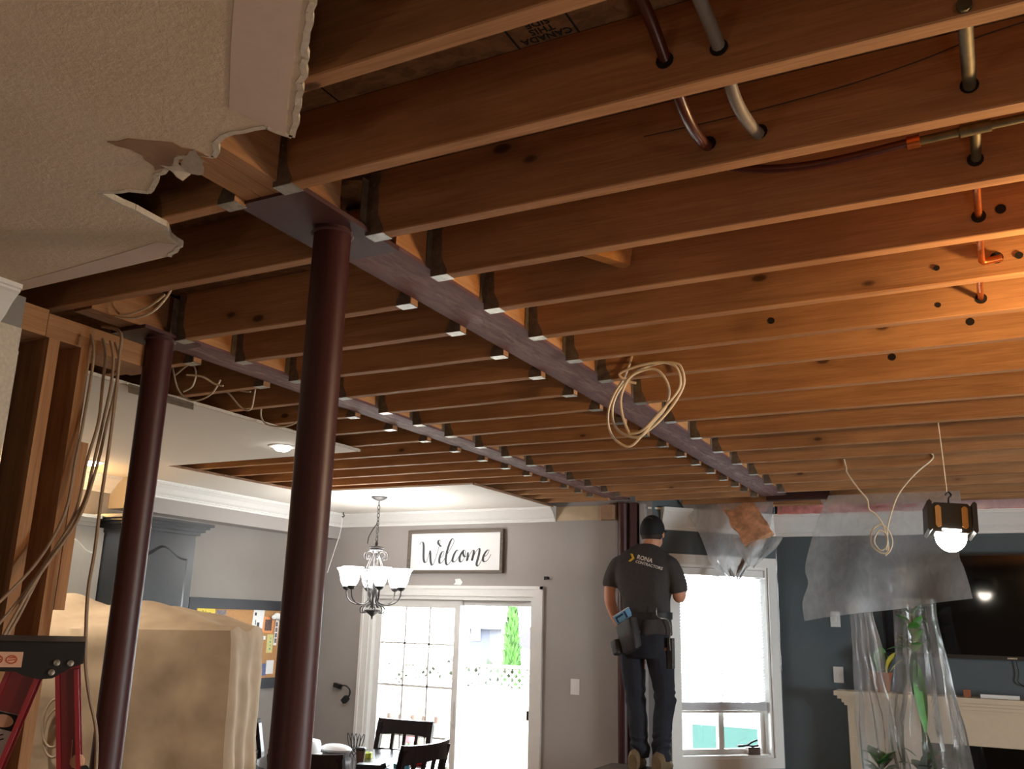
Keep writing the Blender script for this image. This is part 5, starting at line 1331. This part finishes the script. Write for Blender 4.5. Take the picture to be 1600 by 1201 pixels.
# hands: palm, four unequal curled fingers and a thumb from the side
def hand(c, fwd, out, thumb_side, curl=.6):
    c = Vector(c); f = Vector(fwd).normalized(); o_ = Vector(out); o_ = (o_-f*o_.dot(f)).normalized(); w = f.cross(o_)   # o_: back of the hand, w: across
    b.loft([[c+f*l+w*(cw*math.cos(2*PI*k/12))+o_*(ch_*math.sin(2*PI*k/12)) for k in range(12)] for l, cw, ch_ in ((-.01, .027, .022), (.02, .036, .018), (.06, .043, .015), (.088, .041, .012))])
    for i, (off, L) in enumerate(((-.031, .066), (-.0105, .076), (.0105, .071), (.031, .055))):
        p0 = c+f*.07+w*off; p1 = c+f*.092+w*off*1.08
        d1 = (f*math.cos(curl*.5)-o_*math.sin(curl*.5)); d2 = (f*math.cos(curl*1.3)-o_*math.sin(curl*1.3)); d3 = (f*math.cos(curl*2)-o_*math.sin(curl*2))
        p2 = p1+d1*L*.42; p3 = p2+d2*L*.33; p4 = p3+d3*L*.25
        b.tube([p0, p1, p2, p3, p4], [.010, .0098, .0092, .0085, .0065], 8)
    t0 = c+f*.015+w*thumb_side*.028; t1 = c+f*.045+w*thumb_side*.052-o_*.012; t2 = c+f*.075+w*thumb_side*.055-o_*.028; t3 = c+f*.095+w*thumb_side*.048-o_*.036
    b.tube([t0, t1, t2, t3], [.015, .013, .011, .008], 8)
hand((PX(970), Y+.14, PZ(1001)), (.25, .45, -.75), (-.7, .5, -.1), 1)
hand((PX(1045), Y+.235, PZ(913)), (-.35, .85, .25), (.3, .2, .9), 1, .8)
body = remesh(b, .0062, 3, 'body'); link('body', to_local(body), M['skin'], person)
# --- shirt with sleeves, wrinkled
b = MB()
rings_z(b, [(PZ(852), PX(1012), Y+.008, .072, .066), (PZ(857), PX(1011), Y+.004, .10, .072), (PZ(864), PX(1009), Y, .150, .082), (PZ(873), PX(1008), Y, .195, .094), (PZ(884), PX(1008), Y, .218, .106), (PZ(898), PX(1008), Y, .222, .118), (PZ(915), PX(1009), Y, .206, .124), (PZ(940), PX(1011), Y, .172, .118), (PZ(962), PX(1012), Y, .170, .112), (PZ(980), PX(1011), Y, .180, .122), (PZ(997), PX(1010), Y, .186, .126)], 36)
limb(b, [(PX(985), Y, PZ(881)), (PX(970), Y, PZ(888)), (PX(961), Y-.002, PZ(907)), (PX(958), Y-.004, PZ(922))], [.060, .076, .072, .068])
limb(b, [(PX(1031), Y, PZ(881)), (PX(1046), Y+.004, PZ(888)), (PX(1056), Y+.012, PZ(910)), (PX(1059), Y+.02, PZ(929))], [.060, .076, .070, .066])
shirt = remesh(b, .0075, 12, 'shirt')
NS = [v.normal.copy() for v in shirt.vertices]
for v in shirt.vertices:
    p = v.co; k = max(0, min(1, (PZ(860)-p.z)/.3))
    a = mn.noise(Vector((p.x*9+p.z*2.5, p.y*6, p.z*4.5)))*.011 + mn.noise(Vector((p.x*22, p.y*14, p.z*7+3)))*.005
    a += .006*math.sin(34*p.x+9*p.z+4*mn.noise(p*6))*max(0, min(1, (PZ(930)-p.z)/.15))
    v.co = v.co + NS[v.index]*(a*k)
shirt_o = link('work_shirt', to_local(shirt), M['shirt_cloth'], person)
# printing on the back of the shirt, laid onto the cloth
from mathutils.bvhtree import BVHTree
dgv = BVHTree.FromPolygons([v.co.copy() for v in shirt.vertices], [tuple(p.vertices) for p in shirt.polygons])
def print_on_shirt(me, px, py, rot, name, mat, scale=1.0, shear=0.0):
    bm = bmesh.new(); bm.from_mesh(me)
    bmesh.ops.triangulate(bm, faces=bm.faces)
    for _ in range(1): bmesh.ops.subdivide_edges(bm, edges=bm.edges, cuts=1)
    bmesh.ops.triangulate(bm, faces=bm.faces)
    for v in bm.verts:
        x, y = v.co.x*scale, v.co.y*scale
        X = x*math.cos(rot)-y*math.sin(rot); Z = x*math.sin(rot)+y*math.cos(rot)
        q = Vector((PX(px)-PXo+X, -.6, PZ(py)+Z)); hit = dgv.ray_cast(q, Vector((0, 1, 0)))
        v.co = Vector((q.x, (hit[0].y if hit[0] else 0)-.004, q.z))
    out = bpy.data.meshes.new(name); bm.to_mesh(out); bm.free(); link(name, out, M[mat], shirt_o)
RT = math.radians(-15)
print_on_shirt(text_mesh('RONA', .070, bold=.0028, space=1.04), 1004.5, 877, RT, 'print_lettering', 'print_white', .57)
print_on_shirt(text_mesh('CONTRACTORS', .050, bold=.0014, space=1.0), 1003, 883.5, RT, 'print_lettering', 'print_white', .535)
cm = bpy.data.meshes.new('chev'); cm.from_pydata([(-.022,.030,0),(-.002,.030,0),(.024,0,0),(-.002,-.030,0),(-.022,-.030,0),(.002,0,0)], [], [(0,1,2,5),(5,2,3,4)])
print_on_shirt(cm, 997, 876, RT*.8, 'print_chevron', 'print_yellow', .95)
# --- jeans
b = MB()
rings_z(b, [(PZ(985), PX(1010), Y, .165, .108), (PZ(1000), PX(1010), Y, .172, .118), (PZ(1018), PX(1010), Y, .172, .122), (PZ(1032), PX(1010), Y, .160, .112)], 28)
for s, xs in ((-1, (990, 990, 992, 998, 1001)), (1, (1030, 1033, 1037, 1034, 1031))):
    limb(b, [(PX(xs[0]), Y, PZ(1022)), (PX(xs[1]), Y+.012, PZ(1052)), (PX(xs[2]), Y+.022, PZ(1092)), (PX(xs[3]), Y-.004, PZ(1135)), (PX(xs[4]), Y, PZ(1183))], [.093, .086, .070, .068, .060])
jeans = remesh(b, .0075, 4, 'jeans')
NS = [v.normal.copy() for v in jeans.vertices]
for v in jeans.vertices:
    p = v.co; f = math.exp(-((p.z-PZ(1095))/.07)**2)+1.2*math.exp(-((p.z-PZ(1170))/.09)**2)
    v.co = v.co + NS[v.index]*(mn.noise(Vector((p.x*10, p.y*8, p.z*8)))*.008 + f*.007*math.sin(75*p.z+12*mn.noise(p*5)))
link('jeans', to_local(jeans), M['denim'], person)
# --- cap, hair
b = MB(); rows = []
for k in range(9):
    a = k/8*PI/2; r = math.cos(a)
    rows.append([Vector((hx+.087*max(r, .02)*math.cos(2*PI*q/24), Y+.030+.105*max(r, .02)*math.sin(2*PI*q/24), hz+.018+.108*math.sin(a)-.0*r)) for q in range(24)])
rows.insert(0, [Vector((hx+.087*math.cos(2*PI*q/24), Y+.030+.105*math.sin(2*PI*q/24), hz-.008-.020*max(0, -math.sin(2*PI*q/24)))) for q in range(24)])
b.loft(rows)
for v in range(len(b.v)): b.v[v] = (b.v[v][0]-PXo, b.v[v][1]-PYo, b.v[v][2])
capo = part('cap', b, M['cap_cloth'], person, True)
bm_ = MB(); vis = [(hx+.07*math.cos(a), Y+.125+.075*math.sin(a)) for a in [PI*k/10 for k in range(11)]]
bm_.prism([(x-PXo, y-PYo) for x, y in vis], hz+.012, hz+.018); part('visor', bm_, M['cap_cloth'], capo)
P = []
for r in (0, 1):
    row = []
    for k in range(11):
        t = -1+2*k/10; a = -PI/2+t*.42; el = .62+.16*(1-t*t)+ (.10+.05*(1-t*t))*r; rr2 = math.cos(el)
        row.append((hx+.0895*rr2*math.cos(a)-PXo, Y+.030+.108*rr2*math.sin(a)-PYo-.001, hz+.019+.111*math.sin(el)))
    P.append(row)
part('cap_emblem', MB().grid(P), M['ink_grey'], capo, True)
b = MB(); rows = [[Vector((hx-PXo+.081*math.cos(a), .030+.101*math.sin(a), z)) for a in [PI+PI*k/14 for k in range(15)]] for z in (hz+.0, hz-.03, hz-.055)]
rows[2] = [Vector((hx-PXo+.072*math.cos(a), .030+.088*math.sin(a), hz-.052)) for a in [PI+.3+(PI-.6)*k/14 for k in range(15)]]
b.grid(rows); part('hair', b, M['hair'], person, True)
# --- boots
for px_, dx in ((996, -.10), (1031, -.02)):
    b = MB(); x0 = PX(px_)-PXo; zb = PZ(1200)
    rings = []
    for y, w, h, off in ((-.095, .034, .10, 0), (-.07, .043, .125, 0), (-.02, .046, .13, 0), (.03, .048, .105, .1), (.09, .052, .075, .3), (.14, .048, .058, .5), (.18, .030, .04, .7)):
        rings.append([Vector((x0+dx*off*.6+w*math.cos(2*PI*k/16), y, zb+h*.5+h*.5*max(-.96, 1.15*math.sin(2*PI*k/16)))) for k in range(16)])
    b.loft(rings)
    bo = part('boot', b, M['boot_leather'], person, True)
    s = MB().prism([(x0-.045, -.10), (x0+.045, -.10), (x0+.05+dx*.2, .10), (x0+dx*.4+.03, .19), (x0+dx*.4-.03, .19), (x0-.05+dx*.2, .10)], zb-.012, zb+.008)
    part('sole', s, M['black_plastic'], bo)
single('work_platform', MB().box(-2.62, 6.08, PZ(1200)-.055, -1.98, 6.62, PZ(1200)-.013).box(-2.60, 6.10, 0, -2.55, 6.15, PZ(1200)-.055).box(-2.05, 6.10, 0, -2.0, 6.15, PZ(1200)-.055).box(-2.60, 6.55, 0, -2.55, 6.60, PZ(1200)-.055).box(-2.05, 6.55, 0, -2.0, 6.60, PZ(1200)-.055), M['frame_wood'], 'low work platform under the boots of the man', 'platform')
# --- tool belt and what it carries
tbelt = thing('tool_belt', 'dark leather tool belt with a pouch on the left hip of the man', 'tool belt', (PXo, PYo, PZ(968)))
b = MB(); rows = []
for z in (-.026, .020):
    rows.append([Vector((PX(1011)-PXo+.187*math.copysign(abs(math.cos(2*PI*k/36))**.85, math.cos(2*PI*k/36)), .130*math.copysign(abs(math.sin(2*PI*k/36))**.85, math.sin(2*PI*k/36)), z+.012*math.cos(2*PI*k/36))) for k in range(37)])
b.grid(rows); part('belt_strap', b, M['belt_leather'], tbelt, True)
def bx_pouch(x, y, z, w, d, h, rot, mat, name, parent, taper=.85):
    R = Matrix.Translation((PX(x)-PXo, y, PZ(z)-PZ(968))) @ Matrix.Rotation(math.radians(-35), 4, 'Z') @ Matrix.Rotation(rot, 4, 'Y')
    rings = []
    for t, s, dd in ((0, taper*.9, .6), (.08, taper, .9), (.6, .97, 1.0), (.95, 1.0, .95), (1.0, 1.02, .9)):
        rings.append([R @ Vector((w/2*s*math.copysign(abs(math.cos(2*PI*k/20))**.4, math.cos(2*PI*k/20)), d/2*dd*math.copysign(abs(math.sin(2*PI*k/20))**.5, math.sin(2*PI*k/20)), -h+h*t)) for k in range(20)])
    return part(name, MB().loft(rings), mat, parent, True)
po = bx_pouch(990, -.125, 978, .195, .085, .20, math.radians(-22), M['pouch_leather'], 'pouch', tbelt)
bx_pouch(1001, -.175, 993, .085, .05, .12, math.radians(-20), M['belt_leather'], 'front_pocket', tbelt)
bx_pouch(973, -.11, 1007, .075, .07, .095, math.radians(-20), M['pouch_leather'], 'side_pocket', tbelt)
part('steel_clip', MB().box(PX(1012)-PXo-.006, -.165, -.155, PX(1012)-PXo+.006, -.155, -.095), M['galvanized'], tbelt)
part('tool_loop', MB().tube(spline([(PX(1036)-PXo, -.125, .06), (PX(1038)-PXo, -.140, .01), (PX(1043)-PXo, -.135, -.01), (PX(1050)-PXo, -.09, -.02), (PX(1053)-PXo, -.07, -.09), (PX(1051)-PXo, -.07, -.15), (PX(1052)-PXo, -.07, -.22)], 5), .0035, 6), M['galvanized'], tbelt, True)
part('drop_pocket', MB().bar((PX(1050)-PXo, -.03, -.14), (PX(1050)-PXo, -.03, -.34), .06, .035), M['belt_leather'], tbelt)
lv_ = thing('spirit_level', 'light blue box level sticking up out of the tool pouch', 'tool', (PX(985), PYo-.115, PZ(970)))
LR = Matrix.Rotation(math.radians(-30), 4, 'Y')
part('body', MB().box(-.065, -.012, -.022, .065, .012, .036, LR), M['level_blue'], lv_)
part('top_edge', MB().box(-.066, -.013, .0365, .066, .013, .042, LR), M['sticker_white'], lv_)
for x0, x1, z0, z1 in ((-.052, .012, .012, .026), (.020, .034, -.015, .030), (-.052, -.042, -.018, .012)): part('window', MB().box(x0, -.0135, z0, x1, -.0122, z1, LR), M['level_dark'], lv_)

# tools on the window sill
S = ANG @ Matrix.Translation((.83, .03, WZ0+.021))
o = thing('small_box', 'small brown box standing on the window sill', 'box', S.translation, math.radians(45)); part('body', MB().box(-.05, -.02, 0, .05, .025, .045), M['cup_brown'], o); part('lid', MB().box(-.052, -.022, .0455, .052, .027, .052), M['dark_wood'], o)
o = thing('pliers', 'dark pliers lying on the small box on the window sill', 'tool', ANG @ Vector((.80, .03, WZ0+.073)), math.radians(45))
part('handle', MB().tube(spline([(-.06, 0, .012), (-.02, 0, .014), (.02, 0, .034), (.07, 0, .05)], 4), .007, 6), M['ink_black'], o, True)
part('handle', MB().tube(spline([(-.06, 0, .010), (-.02, 0, .012), (.03, 0, .006), (.08, 0, .012)], 4), .007, 6), M['ink_black'], o, True)
part('jaw', MB().bar((-.10, 0, .009), (-.055, 0, .011), .016, .014), M['black_metal'], o)

# ------------------------------------------------------------------ outside
struct('ground', MB().box(-40, 7.2, -.72, 30, 60, -.7), M['ground'])
struct('deck', MB().box(-6.5, 7.02, -.2, -2.5, 8.6, -.12), M['fence_wood'])
def fence(name, label, a, c, z0, z1, gap, w, lattice=None):
    o = thing(name, label, 'fence', (*a, z0)); a = Vector((*a, 0)); c = Vector((*c, 0)); d = (c-a); L = d.length; d.normalize(); n = int(L/gap)
    bd = None
    for k in range(n):
        if bd is None:
            p = d*(gap*(.5)); b = MB(); b.bar((p.x, p.y, 0), (p.x, p.y, z1-z0), w, .02, up=(d.y, -d.x, 0) if False else (-d.y, d.x, 0))
            bd = part('board', b, M['fence_wood'], o); q = bd
        else:
            q = bd.copy(); C.objects.link(q)
        q.location = d*(gap*k)
    for z in (.25, z1-z0-.12): part('rail', MB().bar((0, .03, z), (d.x*L, d.y*L+.03, z), .04, .07), M['fence_wood'], o)
    if lattice:
        h = lattice; b = MB(); zz = z1-z0+.04
        for k in range(int(L/.11)):
            p = d*(.11*k); q = d*(.11*k+h); q2 = d*(.11*k-h)
            if (q.length) < L: b.bar((p.x, p.y, zz), (q.x, q.y, zz+h), .03, .008, up=(-d.y, d.x, 0))
            if k*.11 > h: b.bar((p.x, p.y+.01, zz), (q2.x, q2.y+.01, zz+h), .03, .008, up=(-d.y, d.x, 0))
        part('lattice', b, M['fence_wood'], o, kind='stuff')
        for k in range(int(L/1.8)+1): p = d*min(L, 1.8*k); part('post', MB().bar((p.x, p.y, 0), (p.x, p.y, zz+h+.06), .09, .09), M['fence_wood'], o)
        part('cap_rail', MB().bar((0, 0, zz+h+.03), (d.x*L, d.y*L, zz+h+.03), .09, .04), M['fence_wood'], o); part('cap_rail', MB().bar((0, 0, zz-.02), (d.x*L, d.y*L, zz-.02), .07, .04), M['fence_wood'], o)
    return o
fence('garden_fence', 'pale board fence with a lattice top across the garden', (-10.6, 11.4), (-1.0, 13.0), -.7, .86, .135, .13, .26)
fence('deck_railing', 'pale picket railing just outside the left half of the sliding door', (-6.45, 8.5), (-5.28, 8.5), -.12, .93, .145, .085)
hd = MB(); rr0 = random.Random(2)
for k in range(1600):
    x = rr0.uniform(-10.2, -2.5); y = 12.0+(x+10.6)*.1667+rr0.uniform(0, .5); z = rr0.uniform(-.6, 1.14)
    d = Vector((rr0.uniform(-1, 1), rr0.uniform(-1, .2), rr0.uniform(-.4, 1))).normalized()*.16; q = Vector((rr0.uniform(-1, 1), rr0.uniform(-1, 1), rr0.uniform(-1, 1)))*.09; c0 = Vector((x, y, z))
    hd.add([c0-q, c0+q, c0+d], [(0,1,2)])
tag(single('hedge', hd, M['hedge_leaf'], 'dark hedge right behind the lattice of the garden fence', 'hedge'), kind='stuff')
def cedar(label, x, y, h, r):
    o = thing('cedar_tree', label, 'tree', (x, y, -.7)); rnd = random.Random(int(x*100)); b = MB()
    for k in range(900):
        t = rnd.random()**.8; z = .15+h*t; R_ = r*(1-t)**.75*(.75+.35*rnd.random())+.02; a = rnd.uniform(0, 2*PI)
        p = Vector((R_*math.cos(a), R_*math.sin(a), z)); d = Vector((math.cos(a)*.5, math.sin(a)*.5, 1)).normalized()*rnd.uniform(.10, .2); s = Vector((-math.sin(a), math.cos(a), rnd.uniform(-.3, .3)))*.045
        b.add([p-s, p+s, p+d], [(0,1,2)])
    part('foliage', b, M['cedar'], o, kind='stuff')
    part('core', MB().lathe([(.05, .0), (.06, .12), (r*.8, .2), (r*.7, h*.45), (r*.35, h*.8), (.02, h)], (0,0,0), 14), M['cedar'], o)
    part('trunk', MB().lathe([(.06, -.0), (.05, .15)], (0,0,0), 8), M['frame_wood'], o)
cedar('narrow green cedar tree beyond the fence, left of the pair', -7.95, 15.2, 2.75, .27); cedar('taller green cedar tree beyond the fence at the door edge', -7.45, 15.6, 3.4, .36)
def house(label, x, y, rz, w, d, h, rh, wall, win):
    o = thing('house', label, 'house', (x, y, -.7), rz)
    part('wall', MB().box(-w/2, 0, 0, w/2, d, h), M[wall], o)
    for s in (-1, 1):
        pass
    b = MB(); e = .3
    b.add([(-w/2-e, -e, h-.05), (w/2+e, -e, h-.05), (w/2+e, d/2, h+rh), (-w/2-e, d/2, h+rh), (w/2+e, d+e, h-.05), (-w/2-e, d+e, h-.05)], [(0,1,2,3), (3,2,4,5), (0,3,5), (1,4,2)]); part('roof', b, M['roof_shingle'], o)
    for x0, x1, z0, z1 in win:
        f = part('window', MB().box(x0, -.05, z0, x1, -.001, z1), M['white_paint'], o); part('pane', MB().box(x0+.06, -.06, z0+.06, x1-.06, -.051, z1-.06), M['black_gloss'], f)
house('small lavender garden house far beyond the fence', -13.6, 24, math.radians(12), .62, 1.2, 2.36, .16, 'house_siding', [(-.24, .02, 1.98, 2.3)])
house('pale gabled house at the right edge of the door view', -8.9, 25.6, math.radians(90), 7, 2.3, 1.9, 1.25, 'house_pale', [(.2, .5, 1.2, 1.7), (1.2, 1.6, 1.0, 1.7)])
o = single('pool_tarp', MB().prism([(-3.3, 10.8), (-2.4, 10.8), (-2.3, 11.6), (-3.3, 11.6)], -.69, .74), M['turquoise'], 'turquoise covered garden pool outside the window', 'pool')
b = MB().lathe([(.001, 0), (.05, .02), (.06, .10), (.04, .2), (.001, .24)], (-5.35, 8.1, .62), 10); single('garden_flower', b, M['item_pink'], 'bright pink flower outside the door behind the far chair', 'flower', True)
single('flower_pot', MB().lathe([(.10, -.12), (.14, .12), (.15, .14), (.12, .14), (.001, .12)], (-5.35, 8.1, 0), 16).lathe([(.012, .1), (.012, .64)], (-5.35, 8.1, 0), 6), M['leaf_dark'], 'planter with a tall stem on the deck outside the door', 'planter', True)
